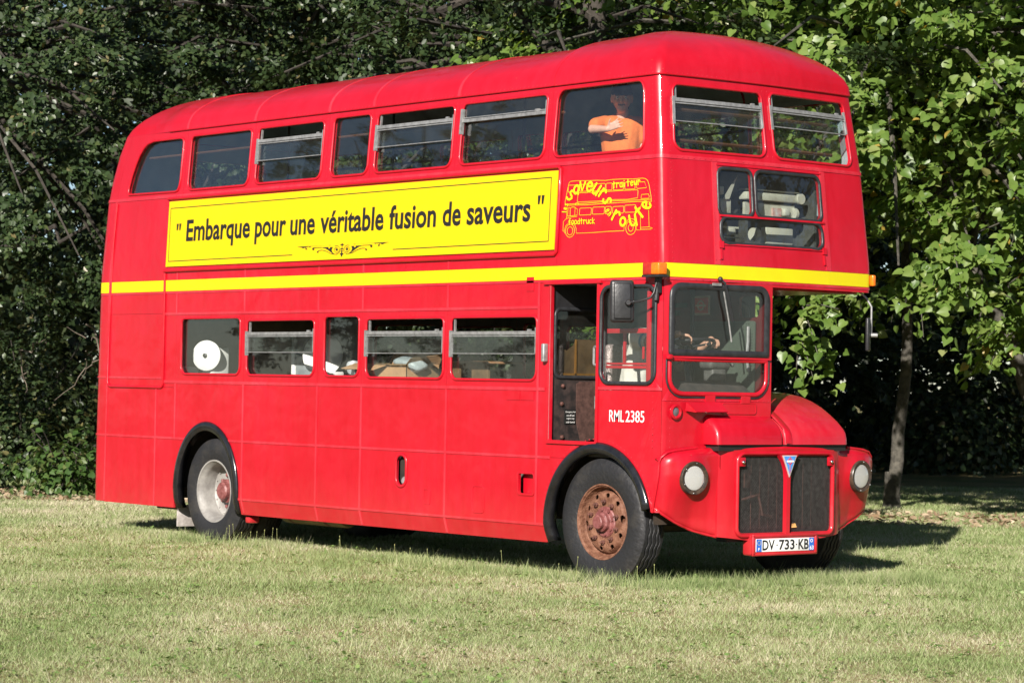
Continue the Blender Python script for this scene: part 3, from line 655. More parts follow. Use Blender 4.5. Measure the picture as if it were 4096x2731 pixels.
q = MB(); V, F = ring_geo(XP(-.652), rrect(.06, .62, 1.675, 2.25, .06), .018, .012, 0, 0); q.add(V, F); q.done('bulkhead_window_rubber', RUB, BUS, 60)
MB().box(-.69, -.685, .05, .64, 1.66, 2.26).done('bulkhead_pane', GLASSD, BUS, 0)
V, F = ring_geo(XP(-.652), rrect(1.32, 2.30, 1.70, 2.36, .08), .03, .02, 0, .004); build('bulkhead_window_rubber', V, F, RUB, BUS, None, 60); MB().box(-.69, -.685, 1.3, 2.32, 1.68, 2.38).done('bulkhead_pane', GLASSD, BUS, 0)
bt = MB(); V, F, _ = panel_geo(XP(-.653), [(.30, 1.62), (.34, 1.64), (.60, 1.64), (.60, 1.12), (.36, 1.12), (.305, 1.3)], (), .006, .006); bt.add(V, F); bt.done('kick_sheet', mat('brown_black_sheet', (.05, .028, .024), .5, col2=(.11, .06, .05), scale=20), blo, 25)
MB().box(-.652, -.648, .175, .30, 1.28, 1.405).done('notice', INK, blo, 0)
tx = MB()
for i, t_ in enumerate(('Emergency fuel', 'cut off and', 'engine stop', 'under bonnet')):
    wd = (.108, .085, .085, .098)[i]; V, F = text_on(XP(-.645), t_, .2375-wd/2, .2375+wd/2, 1.373-i*.028, 1.390-i*.028, 0, 0.01); tx.add(V, F)
tx.done('notice_lettering', WHITE, blo, 0)
bs = MB()
for (a, b) in ((.15, 1.60), (.15, 1.17), (.14, 1.45)): bs.lathe([(.018, 0), (.018, .012), (.008, .02), (0, .02)], (-.653, a, b), (1, 0, 0), 10)
bs.done('bulkhead_bolts', RUSTD, blo, 40)
def grab(P, name='grab_handle'): MB().tube(P, .011, 8).done(name, ALU, BUS)
q = MB(); q.rbox(-.705, -.665, -.055, .0, 1.80, 1.955, .012, 3); q.done('door_handle', ALU, BUS)
grab([(-.07, .04, 1.93), (-.13, .05, 1.93), (-.14, .05, 1.92), (-.14, .05, 1.79), (-.13, .05, 1.78), (-.07, .04, 1.78)]); grab([(-.05, .03, 1.53), (-.085, .03, 1.52), (-.085, .03, 1.42), (-.05, .03, 1.41)])
grab([(.72, 1.16, 1.90), (.72, 1.21, 1.89), (.72, 1.21, 1.76), (.72, 1.16, 1.75)])
# cab inner walls
V, F, mi = panel_geo(lambda a, b, d: (a, 1.165-d, b), rect(-.64, .72, 1.0, 2.445), [rrect(.42, .66, 2.20, 2.38, .04)], .03, 0); build('cab_inner_wall', V, flip(F), [mat('cab_red', (.09, .008, .010), .5, var=.2), RED], BUS, mi, 28)
gp = MB(); V, F, _ = panel_geo(lambda a, b, d: (a, 1.135-d, b), rrect(-.10, .64, 1.52, 2.17, .02), (), .012, .0); gp.add(V, F); gpo = gp.done('perforated_panel', GREENP, BUS, 30)
hl = MB()
for i in range(22):
    for j in (0, 1, 2):
        hl.lathe([(.006, 0), (0, .001)], (-.06+i*.03, 1.1345, 2.145-j*.022), (0, -1, 0), 6)
        if i < 17: hl.lathe([(.006, 0), (0, .001)], (.61-j*.022, 1.1345, 2.06-i*.024), (0, -1, 0), 6)
hl.done('perforations', INK, gpo, 0)
po = MB(); V, F, _ = panel_geo(lambda a, b, d: (a, 1.133-d, b), rect(-.11, .10, 2.225, 2.385, 0), (), .002, .0); po.add(V, F); poo = po.done('roundel_poster', CREAM, BUS, 0)
MB().box(-.09, .08, 1.128, 1.131, 2.24, 2.37).done('poster_field', mat('poster_red', (.60, .06, .03), .5, var=.05), poo, 0)
rd = MB(); V, F = ring_geo(lambda a, b, d: (a, 1.125-d, b), [(-.005+.038*math.cos(2*PI*i/24), 2.305+.038*math.sin(2*PI*i/24)) for i in range(24)], .008, .002); rd.add(V, F); rd.box(-.065, .055, 1.122, 1.126, 2.297, 2.313); rd.done('poster_roundel', CREAM, poo, 0)
gs = MB(); gs.box(-.45, -.18, 1.129, 1.132, 2.29, 2.33); gs.box(-.42, -.27, 1.129, 1.132, 2.22, 2.27); gs.done('cab_notices', mat('dark_green_notice', (.015, .06, .05), .5, var=.1), BUS, 0)
MB().tube([(.12, .92, 1.2), (.10, .93, 2.44)], .018, 8).done('cab_pole', BLKPL, BUS)
MB().tube([(.60, 1.10, 2.12), (.62, 1.08, 2.0), (.62, 1.07, 1.88), (.64, 1.07, 1.75)], .014, 8).done('cab_handrail', ALU, BUS)
# dashboard, steering wheel, driver seat
ds_ = MB(); ds_.add([(.74, .10, 1.50), (.74, 1.12, 1.50), (.55, .16, 1.66), (.55, 1.06, 1.66), (.42, .16, 1.66), (.42, 1.06, 1.66), (.42, .12, 1.2), (.42, 1.1, 1.2), (.74, .1, 1.2), (.74, 1.12, 1.2)], [(0, 1, 3, 2), (2, 3, 5, 4), (4, 5, 7, 6), (0, 8, 9, 1), (0, 2, 4, 6, 8), (1, 9, 7, 5, 3), (6, 7, 9, 8)]); ds_.done('dashboard', mat('dash_black', (.03, .03, .032), .55, col2=(.07, .06, .055), scale=8), BUS, 20)
ic = MB(); ic.rbox(.44, .56, .74, .90, 1.66, 1.78, .02, 3); ic.rbox(.42, .58, .70, .94, 1.76, 1.86, .035, 3); ic.sphere((.52, 1.0, 1.80), .018); ic.done('instrument_pod', mat('grey_pod', (.09, .09, .085), .5, var=.3, scale=15), BUS, 40)
SWC = np.array([.36, .60, 1.950]); swn = Vector((-.22, 0, 1)).normalized(); swq = swn.to_track_quat('Z', 'Y'); SWR = .25
def swp(t, r=SWR): v = swq @ Vector((r*math.cos(t), r*math.sin(t), 0)); return SWC+np.array(v)
sw = MB(); sw.tube([swp(2*PI*i/40) for i in range(40)], .016, 8, True)
for t in (.5, 2.6, 4.7): sw.tube([SWC-np.array(swn)*.02, swp(t)], .010, 6)
sw.lathe([(.05, -.05), (.055, -.01), (.03, .0), (0, .005)], SWC, swn, 16); sw.tube([SWC-np.array(swn)*.03, SWC-np.array(swn)*.45], .025, 8); sw.done('steering_wheel', BLKPL, BUS, 50)
s_ = MB(); s_.rbox(-.40, .06, .36, .84, 1.28, 1.42, .04, 3); s_.done('driver_seat', BLKPL, BUS, 40); s_ = MB(); s_.rbox(-.42, -.35, .40, .84, 1.40, 1.96, .03, 3); s_.done('driver_seat_back', CHECK, BUS, 40)
MB().box(-.64, .60, .06, 1.12, 1.02, 1.08).done('cab_floor', FLOORM, BUS, 0); MB().box(-.40, -.15, .45, .7, 1.08, 1.29).done('seat_pedestal', BLKPL, BUS, 0)
# saloon fittings -----------------------------------------------------------
for (x, y0) in [(-7.0, .1), (-6.1, .1), (-5.0, .1), (-4.35, .1), (-7.0, 1.45), (-6.1, 1.45), (-5.2, 1.45), (-3.4, 1.45)]:
    q = MB(); q.rbox(x-.05, x+.05, y0+.04, y0+.86, 2.95, 3.50, .04, 2); q.rbox(x, x+.42, y0+.04, y0+.86, 2.90, 3.02, .04, 2); q.box(x+.1, x+.14, y0+.4, y0+.44, 2.54, 2.90); so_ = q.done('bus_seat', SEATM, BUS, 40)
    MB().tube([(x-.05, y0+.08, 3.3), (x-.05, y0+.08, 3.53), (x-.05, y0+.82, 3.53), (x-.05, y0+.82, 3.3)], .014, 6).done('seat_rail', BLKPL, so_)
for y in (.16, W-.16):
    MB().tube([(-7.4, y, 3.90), (-.7, y, 3.92)], .012, 6).done('handrail', BRASS, BUS)
for z in (3.62, 3.88): MB().tube([(.46 if z > 3.8 else .52, .3, z), (.5 if z > 3.8 else .56, W/2, z), (.46 if z > 3.8 else .52, W-.3, z)], .016, 6).done('handrail', BRASS, BUS)
for x in (-6.0, -4.2, -2.2): MB().tube([(x, .95, 2.54), (x, .95, 4.56)], .014, 6).done('handrail_pole', BLKPL, BUS)
for x in (-5.5, -3.7, -1.6):
    for y in (.70, W-.70): MB().lathe([(.05, 0), (.05, .03), (0, .04)], (x, y, 4.515), (0, 0, -1), 12).done('ceiling_lamp', CREAM, BUS, 40)
# interior of the lower deck: worktop and uprights of the kitchen fit-out
MB().box(-6.95, -2.75, .16, .62, 1.600, 1.635).done('worktop', mat('steel_worktop', (.30, .29, .28), .4, .5, var=.2), BUS, 0)
for x in (-6.9, -5.6, -4.2, -2.8): MB().box(x-.02, x+.02, .18, .60, .66, 1.60).done('worktop_leg', ALU, BUS, 0)
MB().box(-8.0, -7.05, .06, .10, .66, 2.45).done('inner_partition', BOARD, BUS, 0)
MB().box(-7.10, -7.07, .1, W-.4, .66, 2.45).done('inner_partition', mat('tan_partition', (.28, .22, .16), .7, var=.2, scale=3), BUS, 0)
# sign, logo, lettering -------------------------------------------------------
ad = spanel(-6.775, -.602, 2.742, 3.412, m=SIGN, lin=SIGN, name='advert_panel', o=.016, th=.012)
def BS(o0): return lambda a, b, d=0.0: B(a, b, o0+d)
fr_ = MB(); fr_.tube([B(a, b, .012) for a, b in [(-6.80, 2.70)]+[(-6.80+i*.5, 2.703) for i in range(1, 13)]+[(-.60, 2.703), (-.575, 2.725), (-.572, 3.2), (-.575, 3.42), (-.60, 3.442)]+[(-.60-i*.5, 3.442) for i in range(1, 13)]+[(-6.80, 3.442)]], .017, 8); fr_.done('advert_frame', RED, BUS, 60)
# text: rows follow the sign; each word placed by its own extent
o_ = .0185
S0, S1 = -6.775, -.602
def sx_(u): return S0+(S1-S0)*u
CAPH = max(v[1] for v in text_geo('E')[0])
def text_line(fn, body, a0, a1, base, cap, o, bold=0.0):
    V, F = text_geo(body, bold); x0 = min(v[0] for v in V); x1 = max(v[0] for v in V)
    return [fn(a0+(v[0]-x0)/(x1-x0)*(a1-a0), base+v[1]*cap/CAPH, o) for v in V], F
for wd_, a0, a1 in (('Embarque', -6.41, -5.247), ('pour', -5.158, -4.624), ('une', -4.55, -4.138), ('v\u00e9ritable', -4.052, -3.044), ('fusion', -2.959, -2.258), ('de', -2.161, -1.90), ('saveurs', -1.814, -.938)):
    V, F = text_line(BS(o_), wd_, a0, a1, 3.0, .204, 0, .023); build('lettering', V, F, INK, ad, None, 0)
for c0, z0_, z1_ in ((-6.604, 3.11, 3.178), (-.85, 3.135, 3.21)):
    for k_ in (0, .05): build('quotation_mark', [BS(o_)(c0+k_, z1_), BS(o_)(c0+k_+.004, z0_), BS(o_)(c0+k_+.026, z0_), BS(o_)(c0+k_+.038, z1_)], [(0, 1, 2, 3)], INK, ad, None, 0)
bl = MB()
def line(pts, w_, o=o_):
    for (a, b) in zip(pts[:-1], pts[1:]):
        d = np.array(b)-np.array(a); n_ = np.array([-d[1], d[0]])/np.linalg.norm(d)*w_/2; k = max(1, int(np.linalg.norm(d)/.5))
        for i in range(k):
            p0 = np.array(a)+d*i/k; p1 = np.array(a)+d*(i+1)/k
            bl.add([BS(o)(*(p0-n_)), BS(o)(*(p1-n_)), BS(o)(*(p1+n_)), BS(o)(*(p0+n_))], [(0, 1, 2, 3)])
line([(-4.488, 2.803), (-6.725, 2.797), (-6.735, 3.340), (-.685, 3.356), (-.68, 2.816), (-2.877, 2.810)], .0075); bl.done('border_line', INK, ad, 0)
# ornament, drawn right half then mirrored (unit: zoomed sign pixels about the centre)
om = MB(); OC = (-3.674, 2.8236); SXO = .00074; SZO = .00047
def orn(poly): om_poly = [(OC[0]+x*SXO, OC[1]+y*SZO) for x, y in poly]; return om_poly
def ofill(poly, d):
    for sg in (1, -1):
        q = [(sg*x, y) for x, y in poly]
        a_ = sum(q[i][0]*q[(i+1) % len(q)][1]-q[(i+1) % len(q)][0]*q[i][1] for i in range(len(q)))
        if a_ < 0: q = q[::-1]
        P, T = cdt_fill(orn(q), []); om.add([BS(o_+d)(a, b) for a, b in P], T)
def ostroke(pts, wd, d):
    for sg in (1, -1):
        q = orn([(sg*x, y) for x, y in pts]); om.tube([BS(o_+d)(a, b) for a, b in q], [w_*SXO for w_ in wd] if isinstance(wd, list) else wd*SXO, 5, flat=((0, 1, 0), .1))
ofill([(0, 150), (12, 128), (50, 115), (12, 100), (6, 80), (6, 45), (30, 42), (30, 28), (6, 25), (6, 5), (20, -12), (10, -30), (14, -50), (45, -70), (16, -90), (10, -125), (0, -125)], .0006)
ofill([(50, 117), (980, 113), (985, 118)], .0002); ofill([(680, 113), (710, 92), (740, 113)], .0005); ofill([(780, 113), (855, 80), (920, 105), (985, 113)], .0008); ofill([(250, 116), (265, 104), (285, 116)], .0003)
sp = [(125+ (12+ .0)*0, 0)]
spir = []
for i in range(40):
    t = i/39; a = 1.2+t*2*PI*1.65; r = 18+t*62; spir.append((115+r*math.cos(-a), 22+r*math.sin(-a)))
ostroke(spir, 3, .001); om_c = [(115+22*math.cos(2*PI*i/14), 22+22*math.sin(2*PI*i/14)) for i in range(14)]; ofill(om_c, .0012)
ostroke([(30, 30), (35, -10), (60, -45), (100, -68), (118, -72)], 3, .0014); ofill([(118, -58), (128, -73), (118, -88), (108, -73)], .0016)
ofill([(195, 75), (215, 50), (222, 20), (205, -20), (170, -55), (130, -72), (170, -66), (230, -30), (300, 20), (360, 55), (450, 78), (290, 80), (300, 62), (280, 45), (258, 55), (262, 78)], .0018)
ostroke([(440, 78), (560, 80), (620, 78), (648, 66)], [3, 3, 5, 8], .002); ofill([(628+22*math.cos(2*PI*i/14), 56+24*math.sin(2*PI*i/14)) for i in range(14)], .0022)
ostroke([(135, -72), (230, -55), (340, 0), (430, 25), (490, 22), (535, 2)], 3, .0024); ofill([(525+17*math.cos(2*PI*i/12), -8+18*math.sin(2*PI*i/12)) for i in range(12)], .0026)
ostroke([(740, 112), (785, 112), (805, 90), (800, 70)], 4, .0028); ofill([(785+18*math.cos(2*PI*i/12), 66+16*math.sin(2*PI*i/12)) for i in range(12)], .003)
om.done('ornament', INK, ad, 0)
# logo drawing in yellow lines: coordinates read off as zoomed pixels (x right, y down), mapped to the panel
def LG(px, py, o=.003):
    s = -.534+(px-245)*.000661
    return B(s, 3.101-(py+(px-284)*.066-833)*.000445, o)
lg = MB()
def ls(pts, w_=3.6, o=.003, closed=False):
    P = [LG(x+random.uniform(-2, 2), y+random.uniform(-2, 2), o) for x, y in pts]; lg.tube(P, w_*.00056, 5, closed, flat=((0, 1, 0), .35))
def lrr(x0, y0, x1, y1, r=18, sk=-.05):
    P = rrect(x0, x1, y0, y1, r, 3); ls([(x, y+(x-x0)*sk) for x, y in P], closed=True)
ls([(290, 810), (285, 740), (330, 450), (345, 380), (380, 352), (480, 345), (700, 340), (900, 338), (1040, 340), (1170, 325), (1400, 315), (1600, 315), (1800, 300), (1860, 305), (1910, 340), (1935, 420), (1975, 640), (1980, 720)])
lrr(330, 425, 545, 560, 25, -.02); lrr(560, 415, 800, 545); lrr(825, 405, 1045, 540); lrr(1062, 395, 1175, 525); lrr(1200, 385, 1412, 520); lrr(1440, 375, 1650, 505); ls([(1680, 370), (1845, 362), (1885, 470), (1700, 492), (1682, 470), (1680, 370)])
ls([(525, 735), (530, 590), (545, 570), (900, 555), (1300, 530), (1690, 512), (1713, 530), (1705, 660), (1500, 690), (1250, 695), (900, 725), (540, 742), (525, 735)])
ls([(1775, 670), (1785, 600), (1920, 588), (1940, 630), (1930, 668), (1775, 675)])
ls([(290, 785), (490, 775), (700, 765), (1000, 738), (1300, 715), (1600, 705), (1980, 685)]); ls([(300, 808), (490, 800), (730, 795), (1000, 770), (1400, 745), (1700, 730), (1985, 722)]); lrr(490, 760, 548, 798, 14, 0)
lrr(578, 860, 805, 990); lrr(828, 840, 1052, 970); lrr(1072, 825, 1182, 960, 16, -.02); lrr(1210, 825, 1430, 950); lrr(1452, 798, 1670, 930)
ls([(350, 1008), (350, 870), (370, 845), (395, 860), (398, 1000)]); ls([(395, 860), (430, 838), (480, 840), (515, 870), (535, 872), (538, 990), (350, 1010)]); ls([(490, 850), (490, 990)])
ls([(333, 820), (333, 1050)]); ls([(535, 1015), (430, 1025), (330, 1055), (275, 1105), (275, 1290), (295, 1300)])
def lell(cx, cy, rx, ry, a0=0, a1=360):
    n = 28; ls([(cx+rx*math.cos(math.radians(a0+(a1-a0)*i/n)), cy-ry*math.sin(math.radians(a0+(a1-a0)*i/n))) for i in range(n+1)])
lell(413, 1285, 88, 122); lell(412, 1287, 55, 76); ls([(320, 1335), (300, 1300), (325, 1190), (390, 1130), (440, 1130), (500, 1170), (530, 1240), (540, 1330), (870, 1310), (1150, 1285), (1450, 1268), (1455, 1180)])
lell(1580, 1212, 95, 125); lell(1580, 1212, 48, 62); lell(1590, 1130, 95, 85, 0, 180); ls([(1685, 1130), (1695, 1250), (1770, 1245), (1765, 960)]); ls([(1765, 830), (1790, 760), (1850, 715)]); ls([(1925, 880), (1935, 1190), (2000, 1215), (1970, 1230), (1775, 1240), (1775, 1200), (1935, 1190)])
logo = lg.done('logo_drawing', LOGO, BUS, 60)
# brush-letter strokes (unit em: x 0..1, y 0 baseline .. 1 x-height)
def arc(cx, cy, rx, ry, a0, a1, n=10): return [(cx+rx*math.cos(math.radians(a0+(a1-a0)*i/n)), cy+ry*math.sin(math.radians(a0+(a1-a0)*i/n))) for i in range(n+1)]
GLY = {
 's': [[(.78, .88), (.55, 1.0), (.28, .92), (.2, .72), (.4, .56), (.65, .46), (.8, .28), (.62, .06), (.35, 0), (.12, .1)]],
 'a': [arc(.45, .45, .38, .47, 60, 420, 16), [(.8, .95), (.78, .4), (.88, 0)]],
 'v': [[(.05, 1.0), (.42, 0.02), (.85, 1.0)]],
 'e': [[(.12, .5), (.85, .58)]+arc(.48, .5, .38, .5, 10, 320, 14)],
 'u': [[(.1, 1.0), (.1, .35), (.25, .05), (.5, .02), (.75, .25), (.82, 1.0)], [(.82, 1.0), (.82, 0)]],
 'r': [[(.15, 1.0), (.15, 0)], [(.15, .6), (.4, .95), (.65, 1.0), (.8, .8)]],
 'o': [arc(.45, .5, .4, .5, 0, 360, 16)],
 't': [[(.4, 1.35), (.4, 0)], [(.05, .9), (.78, .95)]],
 'i': [[(.3, .85), (.3, 0)], [(.3, 1.25), (.3, 1.27)]],
 'f': [[(.75, 1.35), (.5, 1.42), (.32, 1.2), (.32, -.1)], [(.05, .8), (.68, .85)]],
 'd': [arc(.4, .42, .33, .42, 50, 410, 14), [(.75, 1.4), (.75, 0)]],
 'c': [arc(.5, .48, .38, .48, 50, 310, 12)],
 'k': [[(.15, 1.4), (.15, 0)], [(.75, .95), (.15, .45), (.8, 0)]],
 'n': [[(.15, 1.0), (.15, 0)], [(.15, .6), (.4, .98), (.65, .95), (.75, .6), (.75, 0)]],
 'l': [[(.3, 1.45), (.3, 0)]]}
lt2 = MB(); LOFF = [.006]
def glyph(ch, cx, cy, h, rot, w_, wd=.72):
    """letter with its x-height box centred on pixel (cx, cy), height h px, rotated rot degrees anticlockwise"""
    c_, s_ = math.cos(math.radians(rot)), math.sin(math.radians(rot))
    for st_ in GLY[ch]:
        P = []
        for (x, y) in st_:
            dx = (x-.45)*h*wd; dy = (y-.5)*h; P.append(LG(cx+dx*c_-dy*s_, cy-(dx*s_+dy*c_), LOFF[0]))
        LOFF[0] += .00004
        lt2.tube(P, w_*.00056, 6, flat=((0, 1, 0), .2))
        for e_ in (P[0], P[-1]): lt2.sphere(e_, w_*.00056, 8, 4, sc=(1, .2, 1))
def word(items, w_, wd=.72):
    global lt2
    lt2 = MB()
    for ch, cx, cy, h, rot in items: glyph(ch, cx, cy, h, rot, w_, wd)
    lt2.done('logo_lettering', LOGO, logo, 60)
word([('s', 395, 612, 190, -28), ('a', 500, 500, 165, -10), ('v', 615, 455, 165, 0), ('e', 750, 455, 175, -10), ('u', 880, 505, 190, -28), ('r', 1010, 580, 160, -32), ('s', 1100, 715, 160, -75)], 20)
word([('r', 1290, 1000, 180, -25), ('o', 1430, 1100, 150, -5), ('u', 1625, 1075, 190, 12), ('t', 1765, 940, 165, 40), ('e', 1890, 795, 165, 75)], 21, .85)
word([(ch, 1218+i*74, 438-i*9, 85, 4) for i, ch in enumerate('traiteur')], 9.5, .75); word([(ch, 408+i*57, 1128-i*3, 72, 4) for i, ch in enumerate('foodtruck')], 7.5, .75)
word([('l', 300, 925, 55, 88), ('e', 310, 868, 60, 85), ('s', 328, 795, 60, 80)], 8); word([('e', 1120, 900, 75, -48), ('n', 1165, 965, 70, -40)], 8)
q = MB(); V, F = text_on(BS(.002), 'RML', .124, .305, 1.318, 1.412, 0, .003); q.add(V, F); V, F = text_on(BS(.002), '2385', .325, .552, 1.318, 1.412, 0, .006); q.add(V, F); q.done('fleet_number', WHITE, BUS, 0)
# ------------------------------------------------------------------ front end of the bus
def zb_(y):
    y = min(y, W-y); return float(np.interp(y, [0, .05, .17, .35, .53, .70, .93, 1.2], [.64, .59, .52, .45, .405, .385, .36, .355]))
def zt_(y):
    y = min(y, W-y); return float(np.interp(y, [0, .03, .10, .25, .45, .6], [1.03, 1.055, 1.085, 1.105, 1.125, 1.125]))
def xw_(y, z):
    y = min(y, W-y); x0 = float(np.interp(z, [.55, .9, 1.1], [.655, .735, .745]))
    d = float(np.interp(y, [0, .012, .03, .06, .12, .20, .30, .45, .52, .58, .66, .9, 1.22], [0, .035, .062, .085, .105, .116, .122, .126, .135, .172, .190, .205, .213]))
    bl = float(np.interp(y, [.3, .6], [0, 1])); x0 = x0*(1-bl)+.745*bl
    b = .030*math.exp(-(((y-.252)**2+(z-.882)**2)/(.165**2))**2)
    return x0+d+b
YS = sorted(set([0, .006, .012, .02, .03, .045, .06, .08, .10, .12, .15]+[.15+i*.018 for i in range(1, 21)]+[.52, .535]))
def wing(side):
    V = []; F = []; nz = 30
    for y in YS:
        z0 = zb_(y); z1 = zt_(y); r = .06
        for j in range(nz+1):
            t = j/nz; z = z0+(z1-r-z0)*t; x = xw_(y, z)
            if j == 0: x -= .02
            if j == 1: x -= .003
            V.append((x, y, z))
        for j in range(1, 7):
            a = PI/2*j/6; z = z1-r+r*math.sin(a); V.append((xw_(y, z1-r)-r*(1-math.cos(a)), y, z))
        xbk = .70 if side == 0 else -.66
        for k in range(1, 5): V.append((xw_(y, z1)-r+(xbk-xw_(y, z1)+r)*k/4, y, z1))
    m = nz+1+6+4
    for i in range(len(YS)-1):
        for j in range(m-1):
            a = i*m+j; cy_ = (V[a][1]+V[a+m+1][1])/2; cz_ = (V[a][2]+V[a+m+1][2])/2
            if math.hypot(cy_-.252, cz_-.882) > .108 or V[a][0] < .7: F.append((a, a+m, a+m+1, a+1))
    if side == 1:
        V = [(x, W-y, z) for x, y, z in V]; F = flip(F)
    o = build('front_wing', V, F, RED, BUS, None, 50)
    md = o.modifiers.new('thickness', 'SOLIDIFY'); md.thickness = .006; md.offset = -1
    e = MB(); e.tube([((V[i*m][0]+.004), V[i*m][1], V[i*m][2]) for i in range(len(YS))], .011, 6); e.done('wing_edge_bead', RED, o, 60)
    jb = MB(); jb.tube([(xw_(0, z)-.0, (-.004 if side == 0 else W+.004), z) for z in [.60+i*.045 for i in range(10)]]+[(.757, (.0 if side == 0 else W), 1.045), (.775, (.05 if side == 0 else W-.05), 1.085), (.79, (.14 if side == 0 else W-.14), 1.105), (.80, (.35 if side == 0 else W-.35), 1.125)], .010, 6); jb.done('wing_joint_bead', RED, o, 60)
    return o
wings = [wing(0), wing(1)]
def CW(y, z, o=0.0): return (xw_(y, .88)-.0+o-(.02 if False else 0), y, z)
gh = rrect(.682, W-.672, .425, 1.068, [.05, .05, .06, .06], 5)
V, F, mi = panel_geo(CW, [(.515, .405)]+[(.515+i*.0704, zb_(.515+i*.0704)) for i in range(1, 20)]+[(W-.515, .405), (W-.515, 1.10)]+[(W-.515-i*.0704, 1.10+.02*math.sin(PI*i/20)) for i in range(1, 20)]+[(.515, 1.10)], [gh], .02, 0, ds=.05, dz=.2)
cowl = build('radiator_cowl', V, F, RED, BUS, None, 30)
tp = MB(); P0 = [(xw_(y, .88)-.004, y, 1.098+.02*math.sin(PI*(y-.515)/(W-1.03))) for y in np.linspace(.515, W-.515, 24)]
V = []; F = []
for (x, y, z) in P0: V += [(x, y, z-.01), (x-.008, y, z+.012), (x-.03, y, z+.022), (.72, y, z+.026)]
for i in range(23):
    for j in range(3): F.append((i*4+j, i*4+4+j, i*4+5+j, i*4+1+j))
tp.add(V, F).done('cowl_top', RED, BUS, 60)
V, F = ring_geo(CW, gh, .017, .018, .013, .008, 10); gf = build('grille_surround', V, F, RED, BUS, None, 60)
V, F = ring_geo(CW, gh, .006, .010, -.004, .004, 6); build('inner_bead', V, F, RED, gf, None, 60)
# centre bar widening to the badge
cb = [(1.219-.020, .42), (1.219+.020, .42), (1.219+.020, .86), (1.219+.028, .94), (1.219+.055, 1.005), (1.219+.11, 1.068), (1.219-.11, 1.068), (1.219-.055, 1.005), (1.219-.028, .94), (1.219-.020, .86)]
q = MB(); q.prism(cb, lambda a, b, d: (.95+d, a, b), -.01, .032); cbo = q.done('grille_bar', RED, BUS, 30)
bd = [(1.219, .885), (1.219+.082, 1.065), (1.219-.082, 1.065)]
q = MB(); q.prism(bd, lambda a, b, d: (.983+d, a, b), 0, .008); bdo = q.done('badge', mat('badge_pale_rim', (.72, .62, .60), .3, .4, var=.1), BUS, 30)
q = MB(); q.prism([(1.219, .91), (1.219+.068, 1.058), (1.219-.068, 1.058)], lambda a, b, d: (.992+d, a, b), 0, .002); q.done('badge_field', BADGEB, bdo, 0)
q = MB(); V, F = ring_geo(lambda a, b, d: (.995+d, a, b), [(1.219+.022*math.cos(2*PI*i/20), 1.017+.022*math.sin(2*PI*i/20)) for i in range(20)], .005, .0015); q.add(V, F); q.box(.9945, .996, 1.219-.003, 1.219+.003, .92, .995); q.box(.9945, .996, 1.219-.003, 1.219+.003, 1.039, 1.057); q.done('badge_ring', mat('badge_red', (.55, .05, .08), .3, var=.05), bdo, 0)
q = MB(); q.box(.9965, .998, 1.219-.040, 1.219+.040, 1.010, 1.024); q.done('badge_bar', PLATEW, bdo, 0)
# expanded-metal mesh, one panel each side
def mesh_side(y0, y1, zA, zB):
    g = MB(); pit = .0118; sl_ = .46; wv = .0024
    for fam in (1, -1):
        k = zA-(y1-y0)*sl_-.02
        while k < zB+(y1-y0)*sl_+.02:
            # z = k + fam*sl*(y-y0)
            ya, yb2 = y0, y1
            f = lambda y: k+fam*sl_*(y-y0)
            lo = y0; hi = y1
            t1 = y0+(zA-k)/(fam*sl_); t2 = y0+(zB-k)/(fam*sl_); lo = max(lo, min(t1, t2)); hi = min(hi, max(t1, t2))
            if hi-lo > .004:
                for (p, q2) in ((lo, (lo+hi)/2), ((lo+hi)/2, hi)):
                    xa = .928+(fam > 0)*.0018
                    g.add([(xa, p, f(p)-wv), (xa, q2, f(q2)-wv), (xa+.003, q2, f(q2)+wv), (xa+.003, p, f(p)+wv)], [(0, 1, 2, 3)])
            k += pit
    return tag(g.done('grille_mesh', MESHB, BUS, 0), kind=None)
mesh_side(.684, 1.205, .43, 1.066); mesh_side(1.233, W-.674, .43, 1.066)
rb = MB(); rb.box(.74, .86, .64, W-.64, .36, 1.10); rb.done('radiator_core', mat('radiator_black', (.012, .011, .011), .6, col2=(.03, .026, .024), scale=40), BUS, 0)
rb = MB()
for i in range(9): rb.box(.862, .868, .80+i*.10, .803+i*.10, .46, 1.05)
rb.box(.865, .90, .80, .86, .80, .95); rb.tube([(.90, .75, .70), (.90, .95, .74), (.90, 1.0, .58), (.88, 1.12, .56)], .014, 6); rb.done('radiator_pipes', RUSTD, BUS, 30)
MB().add([(.94, 1.30, .468), (.945, 1.36, .470), (.935, 1.35, .505), (.94, 1.305, .50)], [(0, 1, 2, 3)]).done('dead_leaf', mat('tan_leaf', (.55, .30, .10), .8, var=.1), None, 0)
tag(bpy.data.objects['dead_leaf'], 'curled tan leaf caught at the foot of the radiator grille', 'leaf')
for yy in (.712, W-.702):
    q = MB(); q.rbox(.945, .962, yy-.035, yy+.035, .975, 1.05, .006); bo = q.done('grille_bracket', RED, BUS, 40); q = MB(); q.sphere((.968, yy, 1.01), .016); q.done('bolt_head', CHROME, bo, 60)
